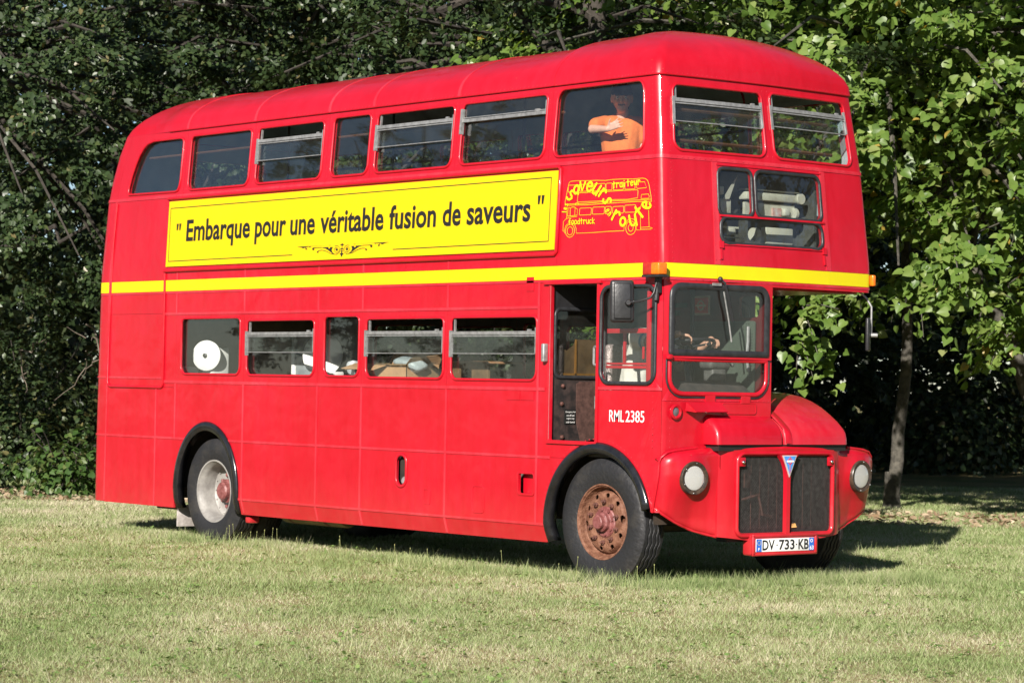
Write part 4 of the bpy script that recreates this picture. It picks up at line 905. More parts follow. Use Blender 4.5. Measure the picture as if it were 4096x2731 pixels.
# headlights
for yy in (.252, W-.252):
    hx = xw_(yy, .882)-.012; ax = Vector((1, -.10 if yy < 1 else .10, -.02)).normalized()
    q = MB(); q.lathe([(.135, -.03), (.137, .016), (.130, .026), (.108, .024), (.098, .014), (.096, -.05)], (hx, yy, .882), ax, 40); hl_ = q.done('headlight', mat('headlight_black', (.02, .017, .015), .35, col2=(.07, .045, .03), scale=25), BUS, 40)
    q = MB(); q.lathe([(.097, .016), (.090, -.02), (.06, -.06), (.02, -.075), (0, -.076)], (hx, yy, .882), ax, 36); q.done('reflector', REFL, hl_, 40)
    q = MB(); q.lathe([(.097, .018), (.085, .030), (.05, .042), (0, .047)], (hx, yy, .882), ax, 36); q.done('lens', LENS, hl_, 60)
    q = MB(); q.lathe([(.012, -.06), (.013, -.03), (.008, -.022), (0, -.02)], (hx, yy, .882), ax, 12); q.done('bulb', REFL, hl_, 40)
    q = MB()
    for t in range(6): q.sphere(np.array((hx, yy, .882))+np.array(ax)*.026+np.array((0, math.cos(t*PI/3+.4)*.121, math.sin(t*PI/3+.4)*.121)), .006, 6, 4)
    q.done('bezel_screws', ALU, hl_, 60)
# number plate in its box
PB = .975; pc = 1.175
q = MB(); q.rbox(PB-.10, PB+.02, pc-.375, pc+.375, .248, .428, .022, 3); q.rbox(PB+.0, PB+.028, pc-.375, pc+.375, .395, .428, .010, 2); q.rbox(PB, PB+.028, pc-.375, pc+.375, .248, .275, .010, 2); q.rbox(PB, PB+.028, pc-.375, pc-.34, .25, .42, .010, 2); q.rbox(PB, PB+.028, pc+.345, pc+.375, .25, .42, .010, 2)
q.done('plate_box', RED, BUS, 50)
PX = lambda a, b, d=0.0: (PB+.024+d, a, b)
q = MB(); q.rbox(PB+.018, PB+.024, pc-.335, pc+.335, .282, .388, .003); npo = q.done('number_plate', PLATEW, BUS, 40); tag(npo, 'white French number plate with blue ends and black characters')
MB().box(PB+.0242, PB+.0252, pc-.333, pc-.272, .284, .386).done('plate_band', PLATEB, npo, 0); MB().box(PB+.0242, PB+.0252, pc+.277, pc+.333, .284, .386).done('plate_band', PLATEB, npo, 0)
q = MB()
for t_, u0, u1 in (('DV', -.265, -.125), ('733', -.075, .105), ('KB', .150, .270)):
    V, F = text_on(PX, t_, pc+u0, pc+u1, .294, .378, .002, .022); q.add(V, F)
for u in (-.105, .120): q.box(PB+.0255, PB+.0262, pc+u, pc+u+.014, .330, .340)
q.done('plate_characters', INK, npo, 0)
q = MB(); V, F = text_on(PX, 'F', pc-.312, pc-.294, .292, .316, .002, .02); q.add(V, F); V, F = text_on(PX, '63', pc+.283, pc+.328, .288, .322, .002, .02); q.add(V, F)
V, F = ring_geo(PX, [(pc+.304+.012*math.cos(2*PI*i/14), .362+.012*math.sin(2*PI*i/14)) for i in range(14)], .003, .0008, 0, .002); q.add(V, F); q.done('plate_small_print', PLATEW, npo, 0)
q = MB()
for i in range(12): q.box(PB+.0254, PB+.0262, pc-.3025+.018*math.cos(i*PI/6)-.002, pc-.3025+.018*math.cos(i*PI/6)+.002, .355+.018*math.sin(i*PI/6)-.002, .355+.018*math.sin(i*PI/6)+.002)
q.done('plate_stars', mat('star_yellow', (.8, .65, .05), .4, var=.05), npo, 0)
DUSTY = paint('dusty_bonnet_red', (.45, .005, .018), (.47, .035, .05))
# bonnet -----------------------------------------------------------------
def solid(poly, y0, y1, r, seg=4):
    bm = bmesh.new(); a = [bm.verts.new((x, y0, z)) for x, z in poly]; b = [bm.verts.new((x, y1, z)) for x, z in poly]; n = len(poly)
    bm.faces.new(a); bm.faces.new(b[::-1])
    for i in range(n): bm.faces.new((a[i], b[i], b[(i+1) % n], a[(i+1) % n]))
    bmesh.ops.recalc_face_normals(bm, faces=bm.faces[:])
    ed = [e for e in bm.edges if e.calc_face_angle(0) > math.radians(38) and max(v.co.z for v in e.verts) > 1.19]
    bmesh.ops.bevel(bm, geom=ed, offset=r, segments=seg, profile=.5, affect='EDGES', clamp_overlap=True)
    return bm
prof = [(-.66, 1.152), (-.66, 1.60), (-.3, 1.597), (.0, 1.587), (.25, 1.573), (.42, 1.548), (.55, 1.510), (.66, 1.462), (.76, 1.405), (.85, 1.345), (.92, 1.285), (.945, 1.250), (.958, 1.200), (.960, 1.152)]
q = MB(); q.bm(solid(prof, 1.212, 1.955, .055)); bon = q.done('bonnet', DUSTY, BUS, 50)
prof2 = [(.72, 1.152), (.72, 1.418), (.78, 1.392), (.85, 1.352), (.90, 1.315), (.938, 1.262), (.952, 1.21), (.955, 1.152)]
q = MB(); q.bm(solid(prof2, .44, 1.190, .05)); q.done('bonnet_side_lid', RED, BUS, 50)
lip = [(x, z+.006) for x, z in prof[1:]]
q = MB(); V = []; F = []
for i, (x, z) in enumerate(lip): V += [(x, 1.195, z-.008), (x, 1.200, z+.004), (x, 1.26, z+.004), (x, 1.27, z-.004)]
V = [(x+(.006 if x > .9 else 0), y, z) for x, y, z in V]
for i in range(len(lip)-1):
    for j in range(3): F.append((i*4+j, i*4+4+j, i*4+5+j, i*4+1+j))
q.add(V, F); q.done('bonnet_centre_strip', RED, BUS, 40)
MB().box(.60, .93, .47, W-.50, 1.10, 1.15).done('bonnet_gap_shade', INK, BUS, 0)  # black block paints in the shade of the open gap
MB().box(-.62, .70, 1.19, 1.205, .8, 1.5).done('engine_side_plate', CHASS, BUS, 0); MB().box(-.62, .74, 1.93, 1.945, .75, 1.20).done('engine_side_plate', CHASS, BUS, 0)
# cab front fittings: lamp, flap, vent
q = MB(); q.lathe([(.062, 0), (.062, .014), (.048, .020), (.036, .012), (.034, -.01)], (.765, .14, 1.41), (1, 0, 0), 28); lo = q.done('sidelight', RED, BUS, 40); q = MB(); q.lathe([(.036, .006), (.02, .014), (0, .016)], (.765, .14, 1.41), (1, 0, 0), 20); q.done('sidelight_lens', mat('smoked_lens', (.10, .10, .11), .1, var=.1, coat=.5), lo, 60)
q = MB(); q.add([(.792, .235, 1.487), (.802, .59, 1.492), (.875, .265, 1.408), (.885, .605, 1.411), (.800, .235, 1.490), (.810, .59, 1.495), (.882, .265, 1.413), (.892, .605, 1.416), (.78, .235, 1.42), (.79, .60, 1.42)], [(0, 1, 3, 2), (4, 6, 7, 5), (2, 3, 7, 6), (0, 4, 5, 1), (0, 2, 6, 4), (1, 5, 7, 3), (0, 8, 2), (1, 3, 9)]); q.done('air_flap', RED, BUS, 20)
bar(BUS, B, sy(.63), sy(1.00), 1.400, 1.485, 0, .006, 'vent_cover', RED, 4); V, F = ring_geo(B, rrect(sy(.63), sy(1.0), 1.40, 1.485, .02, 3), .006, .005, 0, .005, 6); build('vent_bead', V, F, RED, BUS, None, 60)
# body side fittings
q = MB(); V, F = ring_geo(B, TANKH, .016, .010, .008, .003, 8); q.add(V, F); th = q.done('filler_surround', RED, BUS, 60)
V, F, _ = panel_geo(B, offset_poly(TANKH, .01), (), .01, -.05); build('filler_recess', V, F, CHASS, th, None, 30)
q = MB(); q.lathe([(.0, .03), (.03, .028), (.045, .01), (.05, -.02)], (-2.70, .05, .72), (0, -1, .3), 14); q.done('filler_cap', ALU, th, 40)
q = MB(); V, F = ring_geo(B, FILH, .012, .008, .010, .002, 6); q.add(V, F); th = q.done('filler_surround', RED, BUS, 60); V, F, _ = panel_geo(B, offset_poly(FILH, .01), (), .01, -.06); build('filler_recess', V, F, RED, th, None, 30)
V, F = ring_geo(B, rrect(-1.66, -1.50, .49, .72, .03, 3), .005, .004, 0, .002, 6); build('access_hatch', V, F, RED, BUS, None, 60); V, F = ring_geo(B, rrect(-2.36, -2.27, .53, .66, .015, 3), .004, .003, 0, .002, 6); build('access_hatch', V, F, RED, BUS, None, 60)
bar(BUS, B, -1.21, -1.03, 1.475, 1.555, 0, .006, 'vent_cover', RED); bar(BUS, B, -1.02, -.845, 1.475, 1.555, 0, .006, 'vent_cover', RED)
bar(BUS, B, -.965, -.87, 2.40, 2.52, 0, .006, 'louvre_plate', RED)
# rear moulding
q = MB(); q.tube([B(a, b, .008) for a, b in [(-7.90, 3.43), (-7.905, 3.0), (-7.905, 2.0), (-7.905, 1.56), (-7.89, 1.525), (-7.84, 1.512), (-7.0, 1.512), (-6.83, 1.512), (-6.80, 1.525), (-6.79, 1.56), (-6.79, 2.2), (-6.79, 2.68)]], .014, 8); q.done('rear_moulding', RED, BUS, 60)
# wheel-arch trims
def arch_trim(pts, w_, name='wheel_arch_trim', prox=.035):
    n = len(pts); V = []; F = []; c = np.mean(np.array(pts), 0)
    pr = [(-.004, 0), (-.018, .16), (-prox, .45), (-prox*.85, .8), (-.01, 1.0), (.06, 1.02)]
    for i, (x, z) in enumerate(pts):
        a = np.array(pts[max(0, i-1)]); b = np.array(pts[min(n-1, i+1)]); t = (b-a)/np.linalg.norm(b-a); nn = np.array([t[1], -t[0]])
        if np.dot(nn, np.array([c[0], .45])-np.array([x, z])) < 0: nn = -nn
        for (yy, k) in pr: V.append((x+nn[0]*k*w_, yin(z)+yy, z+nn[1]*k*w_))
    m = len(pr)
    for i in range(n-1):
        for j in range(m-1): a = i*m+j; F.append((a, a+m, a+m+1, a+1))
    o = build(name, V, F, ARCH, BUS, None, 50); md = o.modifiers.new('thickness', 'SOLIDIFY'); md.thickness = .004
    return o
af = [(-.015-.672*math.cos(t), .47+.672*math.sin(t)) for t in np.linspace(-.28, 2.90, 40)]
arch_trim(af, .085)
ar = [(-5.955-.595, .30), (-5.955-.595, .40)]+[(-5.955-.595*math.cos(t), .5+.68*math.sin(t)) for t in np.linspace(0, PI, 40)]+[(-5.955+.595, .40), (-5.955+.595, .29)]
arch_trim(ar, .085, prox=.022)
# wheel wells, chassis
for cx, r in ((-.015, .66), (-5.955, .64)):
    V = []; F = []; q = MB()
    for i in range(25):
        t = PI*i/24; x = cx-r*math.cos(t); z = .5+r*math.sin(t)*1.02; V += [(x, .03, z), (x, .75, z)]
    for i in range(24): F.append((2*i, 2*i+1, 2*i+3, 2*i+2))
    V.append((cx, .75, .5)); F += [(2*i+1, 50, 2*i+3) for i in range(24)]
    q.add(V, F); q.done('wheel_well', CHASS, BUS, 60)
q = MB(); q.box(-7.9, .6, .62, .72, .48, .62); q.box(-7.9, .6, 1.72, 1.82, .48, .62); q.tube([(0, .2, .45), (0, W-.2, .45)], .06, 8); q.tube([(-5.893, .3, .49), (-5.893, W-.3, .49)], .09, 8); q.sphere((-5.893, 1.2, .49), .22); q.box(-.5, .7, 1.0, 1.8, .42, .80); q.box(-4.6, -3.6, .9, 1.6, .36, .62); q.box(-3.2, -2.0, .30, .75, .36, .6)
q.box(-8.0, -.65, .80, W-.80, .56, .60); q.box(-5.2, -.8, .1, W-.1, .555, .598); q.tube([(-7.2, 1.9, .42), (-5.2, 1.95, .42)], .07, 8); q.done('chassis', CHASS, BUS, 40)
q = MB(); q.lathe([(.0, 0), (.14, .01), (.15, .04), (.15, 1.0), (.14, 1.03), (0, 1.04)], (-5.1, .42, .36), (1, 0, 0), 20); ta = q.done('air_tank', TANK, BUS, 40)
q = MB(); q.lathe([(.153, 0), (.153, .04)], (-4.95, .42, .36), (1, 0, 0), 20); q.lathe([(.153, 0), (.153, .04)], (-4.35, .42, .36), (1, 0, 0), 20); q.done('tank_strap', RUSTD, ta, 40)
q = MB(); q.rbox(-5.36, -5.27, .08, .20, .20, .27, .02, 2); q.done('spring_hanger', RED, BUS, 40)
q = MB(); q.rbox(-6.60, -6.585, .07, .34, .10, .32, .004); q.done('mud_flap', DIRTW, BUS, 40)
q = MB(); q.box(-7.0, -6.62, .08, .3, .27, .30); q.done('bumper_bracket', RUSTD, BUS, 0)
# wheels ------------------------------------------------------------------
TR = .490; TW = .27
def tyre_geo(mb, cx, cy, sgn):
    prof = [(.305, -.105), (.33, -.118), (.40, -.127), (.445, -.122), (.470, -.112), (.484, -.098)]
    tread = []
    for i, z in enumerate(np.linspace(-.095, .095, 33)):
        g = min(abs(z-k) for k in (-.057, -.019, .019, .057)); r = .497-.004*(z/.095)**2-(.011 if g < .005 else 0); tread.append((r, z))
    full = prof+tread+[(r, -z) for r, z in reversed(prof)]
    seg = 120; V = []; F = []; n = len(full)
    for k in range(seg):
        a = 2*PI*k/seg; zz = .0055*(1 if (k//2) % 2 else -1)
        for (r, h) in full:
            r0_ = r; r = .305+(r-.305)*1.145; h = h*1.07
            hh = h+(zz if r0_ > .483 and abs(h) < .091 else 0)
            rr_ = r-(.008 if (.468 < r0_ < .4905 and abs(h) > .09 and k % 3 == 0) else 0)
            V.append((cx+rr_*math.cos(a), cy+hh*sgn, TR+rr_*math.sin(a)))
    for k in range(seg):
        for i in range(n-1): F.append((k*n+i, k*n+i+1, ((k+1) % seg)*n+i+1, ((k+1) % seg)*n+i))
    mb.add(V, F if sgn > 0 else flip(F))
def disc_holes(ri, ro, holes, seg=48): return [(ro*math.cos(2*PI*i/seg), ro*math.sin(2*PI*i/seg)) for i in range(seg)], holes
def front_wheel(cy, sgn):
    """sgn -1: outer side faces -y"""
    ax = (0, sgn, 0); o0 = (0, cy, TR)
    q = MB(); q.lathe([(.300, -.09), (.312, .098), (.318, .110), (.312, .120), (.302, .119), (.295, .104), (.290, .104), (.284, .070), (.276, .045), (.262, .036)], o0, ax, 48)
    # disc: dished ring with ten hand holes
    hs = []
    for i in range(10):
        a = i*PI/5+.15; cx, cz = .222*math.cos(a), .222*math.sin(a); hs.append([(cx+.020*math.cos(t)*math.cos(a)*(1.3 if i % 5 == 0 else 1)-.034*math.sin(t)*math.sin(a)*(1 if i % 5 == 0 else .7), cz+.020*math.cos(t)*math.sin(a)*(1.3 if i % 5 == 0 else 1)+.034*math.sin(t)*math.cos(a)*(1 if i % 5 == 0 else .7)) for t in [2*PI*j/10 for j in range(10)]])
    
    out = [(.264*math.cos(2*PI*i/48), .264*math.sin(2*PI*i/48)) for i in range(48)]
    def dm(a, b, d):
        r = math.hypot(a, b); h = float(np.interp(r, [0, .10, .13, .17, .20, .235, .252, .264], [.075, .075, .080, .092, .094, .088, .070, .040])); return (a, cy+sgn*(h+d), TR+b)
    ex = [(r*math.cos(2*PI*i/40), r*math.sin(2*PI*i/40)) for r in (.10, .13, .17, .20, .235, .252) for i in range(40)]
    P, T = cdt_fill(out, hs, ex); n = len(P); V = [dm(a, b, 0) for a, b in P]+[dm(a, b, -.010) for a, b in P]; F = list(T)+[tuple(n+i for i in reversed(t)) for t in T]+boundary_quads(T, n)
    q.add(V, F if sgn < 0 else flip(F)); rim = q.done('wheel', RUST, BUS, 40)
    q = MB(); tyre_geo(q, 0, cy, 1); q.done('tyre', TYRE, rim, 45)
    q = MB(); q.lathe([(.128, .074), (.128, .084), (.118, .092), (.085, .094), (.080, .098), (.078, .128), (.068, .136), (.060, .139), (.058, .170), (.050, .176), (0, .177)], o0, ax, 32); q.done('hub', HUBPINK, rim, 35)
    q = MB()
    for i in range(8): q.lathe([(.013, 0), (.013, .012), (0, .014)], (.104*math.cos(i*PI/4+.2), cy+sgn*.092, TR+.104*math.sin(i*PI/4+.2)), ax, 6)
    q.done('hub_bolts', HUBPINK, rim, 30)
    for i in range(10):
        a = i*PI/5+.3; q = MB(); q.lathe([(.020, 0), (.020, .020), (.012, .022), (.012, .040), (.004, .042), (0, .042)], (.168*math.cos(a), cy+sgn*.088, TR+.168*math.sin(a)), ax, 6); q.done('wheel_nut', RUSTD, rim, 25)
    return rim
def rear_wheel(cy, sgn):
    ax = (0, sgn, 0); o0 = (-5.893, cy, TR)
    q = MB(); q.lathe([(.300, -.10), (.312, .100), (.318, .110), (.312, .120), (.298, .118), (.290, .100), (.270, .080), (.262, .050), (.258, -.06), (.235, -.085), (.225, -.088), (.0, -.092)], o0, ax, 48); rim = q.done('wheel', RIMGREY, BUS, 35)
    q = MB(); tyre_geo(q, -5.893, cy, 1); q.done('tyre', TYRE, rim, 45)
    q = MB(); tyre_geo(q, -5.893, cy-sgn*.31, 1); q.done('tyre', TYRE, rim, 45)
    q = MB(); q.lathe([(.120, -.09), (.118, -.03), (.095, -.02), (.090, .02), (.075, .035), (0, .04)], o0, ax, 28); q.done('hub', HUBPINK, rim, 35)
    for i in range(10):
        a = i*PI/5; q = MB(); q.lathe([(.020, 0), (.020, .024), (.010, .03), (0, .03)], (-5.893+.165*math.cos(a), cy-sgn*.088, TR+.165*math.sin(a)), ax, 6); q.done('wheel_nut', HUBPINK, rim, 25)
    q = MB()
    for i in range(16): q.sphere((-5.893+.245*math.cos(i*PI/8), cy-sgn*.066, TR+.245*math.sin(i*PI/8)), .008, 6, 4)
    q.done('rim_rivets', RIMGREY, rim, 60)
front_wheel(.165, -1); front_wheel(W-.165, 1); rear_wheel(.175, -1); rear_wheel(W-.175, 1)
# mirrors, indicator lamps -------------------------------------------------
mc = np.array([.435, -.16, 2.292])
def mxf(bm):  return Matrix.Translation(Vector(mc)) @ Matrix.Rotation(math.radians(-14), 4, 'Z') @ Matrix.Rotation(math.radians(-2), 4, 'Y')
q = MB(); q.rbox(-.028, .030, -.098, .098, -.172, .172, .028, 4, mat=mxf(0)@Matrix.Rotation(math.radians(-20), 4, 'Z')); mo = q.done('wing_mirror', BLKPL, BUS, 50); tag(mo, 'black rectangular door mirror on the driver side')
q = MB(); q.rbox(.026, .038, -.070, .070, -.145, .145, .012, 3, mat=mxf(0)@Matrix.Rotation(math.radians(-20), 4, 'Z')); q.done('mirror_back', BLKPL, mo, 50)
q = MB(); q.tube([(.70, -.03, 2.44), (.705, -.06, 2.36), (.69, -.08, 2.32), (.60, -.12, 2.29), (.50, -.15, 2.28), (.36, -.20, 2.282)], .0095, 8); q.lathe([(.026, 0), (.026, .03), (.018, .04), (0, .04)], (.492, -.145, 2.28), (.8, -.6, 0), 16); q.tube([(.70, -.01, 2.47), (.70, -.03, 2.30)], .018, 6); q.done('mirror_arm', BLKPL, mo, 50)
q = MB(); q.rbox(.60, .80, -.10, -.015, 2.500, 2.602, .014, 3); lm = q.done('indicator_lamp', REDLENS, BUS, 50); q = MB(); q.rbox(.715, .812, -.112, -.012, 2.502, 2.600, .014, 3); q.done('amber_lens', AMBER, lm, 50); q = MB(); q.box(.60, .81, -.10, -.0, 2.485, 2.502); q.box(.68, .73, -.03, .0, 2.36, 2.49); q.done('lamp_bracket', BLKPL, lm, 0)
q = MB(); q.rbox(.70, .76, W-.012, W+.028, 2.505, 2.60, .01, 2); q.done('indicator_lamp', AMBER, BUS, 50)
q = MB(); q.rbox(.70, .735, W+.0, W+.16, 1.945, 2.235, .016, 3, mat=Matrix.Translation((.72, W-.02, 2.08))@Matrix.Rotation(math.radians(38), 4, 'Z')@Matrix.Translation((-.72, -W-.05, -2.08))); mo2 = q.done('wing_mirror', BLKPL, BUS, 50); tag(mo2, 'dark mirror hanging under the canopy corner')
q = MB(); q.tube([(.62, W-.03, 2.46), (.66, W+.02, 2.40), (.69, W+.05, 2.33), (.68, W+.06, 2.1)], .010, 8); q.lathe([(.02, 0), (.02, .06), (0, .065)], (.69, W+.04, 2.085), (.6, .8, 0), 10); q.done('mirror_arm', ALU, mo2, 50)
# ------------------------------------------------------------------ people
SKIN1 = mat('tan_skin', (.60, .33, .25), .5, var=.06, scale=20); SKIN2 = mat('light_skin', (.52, .29, .20), .5, var=.06, scale=20)
ORANGE = mat('orange_cotton', (.70, .17, .035), .85, var=.08, scale=30, bump=.3, bscale=14); TEE = mat('white_cotton', (.66, .64, .58), .85, var=.05, scale=14, bump=.35, bscale=12)
NAVY = mat('dark_cotton', (.02, .022, .03), .85, var=.2, scale=30); HAIR = mat('dark_hair', (.018, .014, .012), .5, var=.3, scale=60, bump=.4, bscale=120)
CAPM = mat('navy_cap_cotton', (.03, .035, .08), .8, var=.2, scale=40); TATTOO = mat('tattoo_ink_skin', (.40, .21, .14), .5, col2=(.05, .045, .05), scale=34, lo=.50, hi=.54)
BLUEH = mat('blue_hem', (.05, .25, .42), .8, var=.1); FACEM = mat('face_dark', (.06, .03, .025), .4, var=.1); EYEW = mat('eye_white', (.7, .68, .65), .3, var=.02)
def caps(mb, p0, r0, p1, r1):
    p0 = np.array(p0, float); p1 = np.array(p1, float); mb.tube([p0+(p1-p0)*t for t in (0, .33, .67, 1)], [r0+(r1-r0)*t for t in (0, .33, .67, 1)], 12); mb.sphere(p0, r0, 12, 8); mb.sphere(p1, r1, 12, 8)
def soft(mb, name, m, parent, vox=.012, it=6):
    o = mb.done(name, m, parent, 0)
    r = o.modifiers.new('skin', 'REMESH'); r.mode = 'VOXEL'; r.voxel_size = vox; r.use_smooth_shade = True
    s = o.modifiers.new('smooth', 'SMOOTH'); s.factor = .5; s.iterations = it
    return o
def hand(mb, wrist, fwd, palm, size=.17, curl=.2, spread=.25, side=1):
    """palm + five fingers; fwd = along the hand, palm = direction the palm faces"""
    f = np.array(fwd, float); f /= np.linalg.norm(f); n = np.array(palm, float); n -= f*np.dot(n, f); n /= np.linalg.norm(n); s = np.cross(f, n)*side
    w = np.array(wrist, float); pl = size*.50
    for k in (-1, -.33, .33, 1): caps(mb, w+s*k*size*.08, size*.085, w+f*pl*.92+s*k*size*.165, size*.075)
    for k, ln in ((-1, .36), (-.33, .44), (.33, .47), (1, .42)):
        b = w+f*pl*.92+s*k*size*.17; a = k*spread*.5; d = f*math.cos(a)+s*math.sin(a); c = curl; p = b; r = size*.052
        for j, fr in enumerate((.45, .32, .23)):
            ang = c*(j+.6); dd = d*math.cos(ang)+n*math.sin(ang); q = p+dd*ln*size*fr; caps(mb, p, r, q, r*.9); p = q; r *= .9
    b = w+f*pl*.22+s*size*.15; d = f*.62+s*.70+n*(.25+curl*.5); d /= np.linalg.norm(d); q = b+d*size*.22; caps(mb, b, size*.075, q, size*.06); d2 = d+n*curl*.7+f*.35; d2 /= np.linalg.norm(d2); caps(mb, q, size*.058, q+d2*size*.17, size*.048)
def head(mb, c, f, up, h):
    """skull, jaw, nose, ears; f = facing; returns nothing"""
    f = np.array(f, float); f /= np.linalg.norm(f); u = np.array(up, float); u -= f*np.dot(u, f); u /= np.linalg.norm(u); s = np.cross(f, u); c = np.array(c, float)
    caps(mb, c+u*h*.12-f*h*.06, h*.36, c+u*h*.12+f*h*.04, h*.35); caps(mb, c-u*h*.08+f*h*.06, h*.30, c-u*h*.30+f*h*.14, h*.185); caps(mb, c+u*h*.05+f*h*.36, h*.045, c-u*h*.07+f*h*.43, h*.055)
    for k in (-1, 1): caps(mb, c+s*k*h*.34+u*h*.05, h*.05, c+s*k*h*.335-u*h*.10, h*.04); mb.sphere(c+f*h*.30+s*k*h*.15-u*h*.06, h*.10, 8, 6)
    return f, u, s, c
def face_bits(o, f, u, s, c, h):
    e = MB()
    for k in (-1, 1): e.sphere(c+f*h*.352+s*k*h*.135+u*h*.045, h*.045, 8, 6)
    e.done('eyes', EYEW, o, 60); e = MB()
    for k in (-1, 1): e.sphere(c+f*h*.388+s*k*h*.135+u*h*.045, h*.022, 8, 6); e.tube([c+f*h*.375+s*k*h*.06+u*h*.125, c+f*h*.36+s*k*h*.15+u*h*.145, c+f*h*.31+s*k*h*.22+u*h*.12], h*.018, 5)
    e.tube([c+f*h*.325+s*t*h*.12-u*h*(.205-.012*abs(t)) for t in (-1, -.5, 0, .5, 1)], h*.02, 5); e.done('brows_and_mouth', FACEM, o, 60)
# child at the front upper window, waving
rv = np.array([.632, .775, 0]); gv = np.array([.775, -.632, 0]); zv = np.array([0, 0, 1.0]); KC = np.array([-.335, .48, 0])
def K(l, f, z): return KC+rv*l+gv*f+zv*z
kid = empty('person', (KC[0], KC[1], 2.54)); tag(kid, 'child in an orange polo shirt waving at the upper front side window', 'person')
def kpar(o): o.matrix_parent_inverse = Matrix.Translation((-KC[0], -KC[1], -2.54)); return o
b = MB(); caps(b, K(0, 0, 3.36), .125, K(0, 0, 3.60), .115); caps(b, K(-.03, 0, 3.60), .115, K(-.06, -.01, 3.78), .105); caps(b, K(.03, 0, 3.60), .115, K(.06, -.01, 3.78), .105); caps(b, K(0, -.01, 3.80), .055, K(.01, .01, 3.93), .050)
hd = head(b, K(.0, .03, 4.03), gv*1.0+zv*(-.12)-rv*.05, zv, .255)
caps(b, K(-.15, 0, 3.83), .05, K(-.245, .09, 3.765), .040); caps(b, K(-.245, .09, 3.765), .038, K(-.125, .245, 3.752), .026); hand(b, K(-.12, .25, 3.753), rv*.85+zv*.45+gv*.25, gv, .155, .10, .45, -1)
caps(b, K(.15, -.01, 3.83), .048, K(.185, .01, 3.60), .040); caps(b, K(.185, .01, 3.60), .038, K(.17, .07, 3.40), .027); hand(b, K(.17, .075, 3.39), -zv+gv*.2, -rv, .155, .35, .2, 1)
for k in (-1, 1): caps(b, K(k*.065, 0, 3.34), .085, K(k*.075, .01, 2.96), .058); caps(b, K(k*.075, .01, 2.96), .055, K(k*.075, -.01, 2.62), .036); caps(b, K(k*.075, -.02, 2.575), .035, K(k*.08, .12, 2.568), .030)
kb = kpar(soft(b, 'body', SKIN1, kid, .0065, 4)); 
b = MB(); caps(b, K(0, 0, 3.40), .142, K(0, 0, 3.60), .135); caps(b, K(-.03, 0, 3.60), .134, K(-.075, -.01, 3.785), .110); caps(b, K(.03, 0, 3.60), .134, K(.075, -.01, 3.785), .110); caps(b, K(0, -.01, 3.78), .10, K(0, -.01, 3.845), .066); caps(b, K(-.14, 0, 3.825), .066, K(-.215, .06, 3.80), .066); caps(b, K(.14, 0, 3.825), .066, K(.175, .0, 3.70), .066)
kpar(soft(b, 'polo_shirt', ORANGE, kid, .010, 5)); b = MB(); b.tube([K(.07*math.cos(t), -.01+.07*math.sin(t), 3.875-.035*math.sin(t)) for t in np.linspace(-4.2, 1.1, 20)], .016, 6); kpar(b.done('collar', ORANGE, kid, 60))
b = MB(); caps(b, K(0, 0, 3.34), .145, K(0, 0, 3.42), .14)
for k in (-1, 1): caps(b, K(k*.07, 0, 3.32), .10, K(k*.08, .01, 3.02), .085)
kpar(soft(b, 'shorts', NAVY, kid, .014, 4)); b = MB()
f_, u_, s_, c_ = hd
caps(b, c_+u_*.045-f_*.022, .095, c_+u_*.055+f_*.012, .092); caps(b, c_-f_*.045, .088, c_-f_*.05-u_*.05, .07); kpar(soft(b, 'cap', CAPM, kid, .010, 4))
ob = bpy.data.objects.new('t', None); n0 = len(bpy.data.objects)
e_par = [o for o in bpy.data.objects]; face_bits(kid, f_, u_, s_, c_, .255)
for o in list(kid.children):
    if o.name.startswith(('eyes', 'brows')): kpar(o)
bpy.data.objects.remove(ob)
b = MB()
for k in (-1, 1): caps(b, K(k*.075, -.025, 2.573), .034, K(k*.08, .125, 2.570), .030)
kpar(soft(b, 'shoes', NAVY, kid, .010, 3))
# driver
DC = np.array([-.24, .58, 1.42]); drv = empty('person', DC); tag(drv, 'driver in a white t-shirt with a tattooed arm gripping the steering wheel', 'person')
def dpar(o): o.matrix_parent_inverse = Matrix.Translation(Vector(-DC)); return o
HPOS = swp(math.radians(62)); 
b = MB(); caps(b, (-.19, .58, 1.52), .155, (-.15, .57, 1.70), .145); caps(b, (-.15, .57, 1.70), .145, (-.05, .56, 1.90), .15); caps(b, (-.02, .44, 2.00), .085, (-.02, .68, 2.00), .085); caps(b, (.03, .56, 2.0), .06, (.09, .56, 2.12), .055)
hd2 = head(b, (.13, .56, 2.27), (1, .05, -.25), (0, 0, 1), .24)
caps(b, (.01, .385, 2.02), .062, (.22, .36, 1.975), .050); el = np.array([.24, .37, 1.98]); wr = HPOS+np.array([-.075, -.085, .045]); caps(b, el, .048, wr, .030)
caps(b, (.01, .75, 2.02), .062, (.05, .84, 1.78), .048); caps(b, (.05, .84, 1.78), .046, swp(math.radians(150))+np.array([-.05, .02, .03]), .030); hand(b, swp(math.radians(150))+np.array([-.045, .015, .03]), (.7, -.3, -.1), (0, 0, -1), .18, .75, .15, -1)
hand(b, wr, HPOS+np.array([.03, .04, .02])-wr, (0.1, 0.1, -1), .185, .75, .15, 1)
for yy in (.45, .71): caps(b, (-.18, yy, 1.49), .10, (.20, yy-.02, 1.50), .07); caps(b, (.20, yy-.02, 1.50), .065, (.27, yy, 1.18), .045); caps(b, (.26, yy, 1.13), .04, (.40, yy, 1.12), .035)
dpar(soft(b, 'body', SKIN2, drv, .0075, 4))
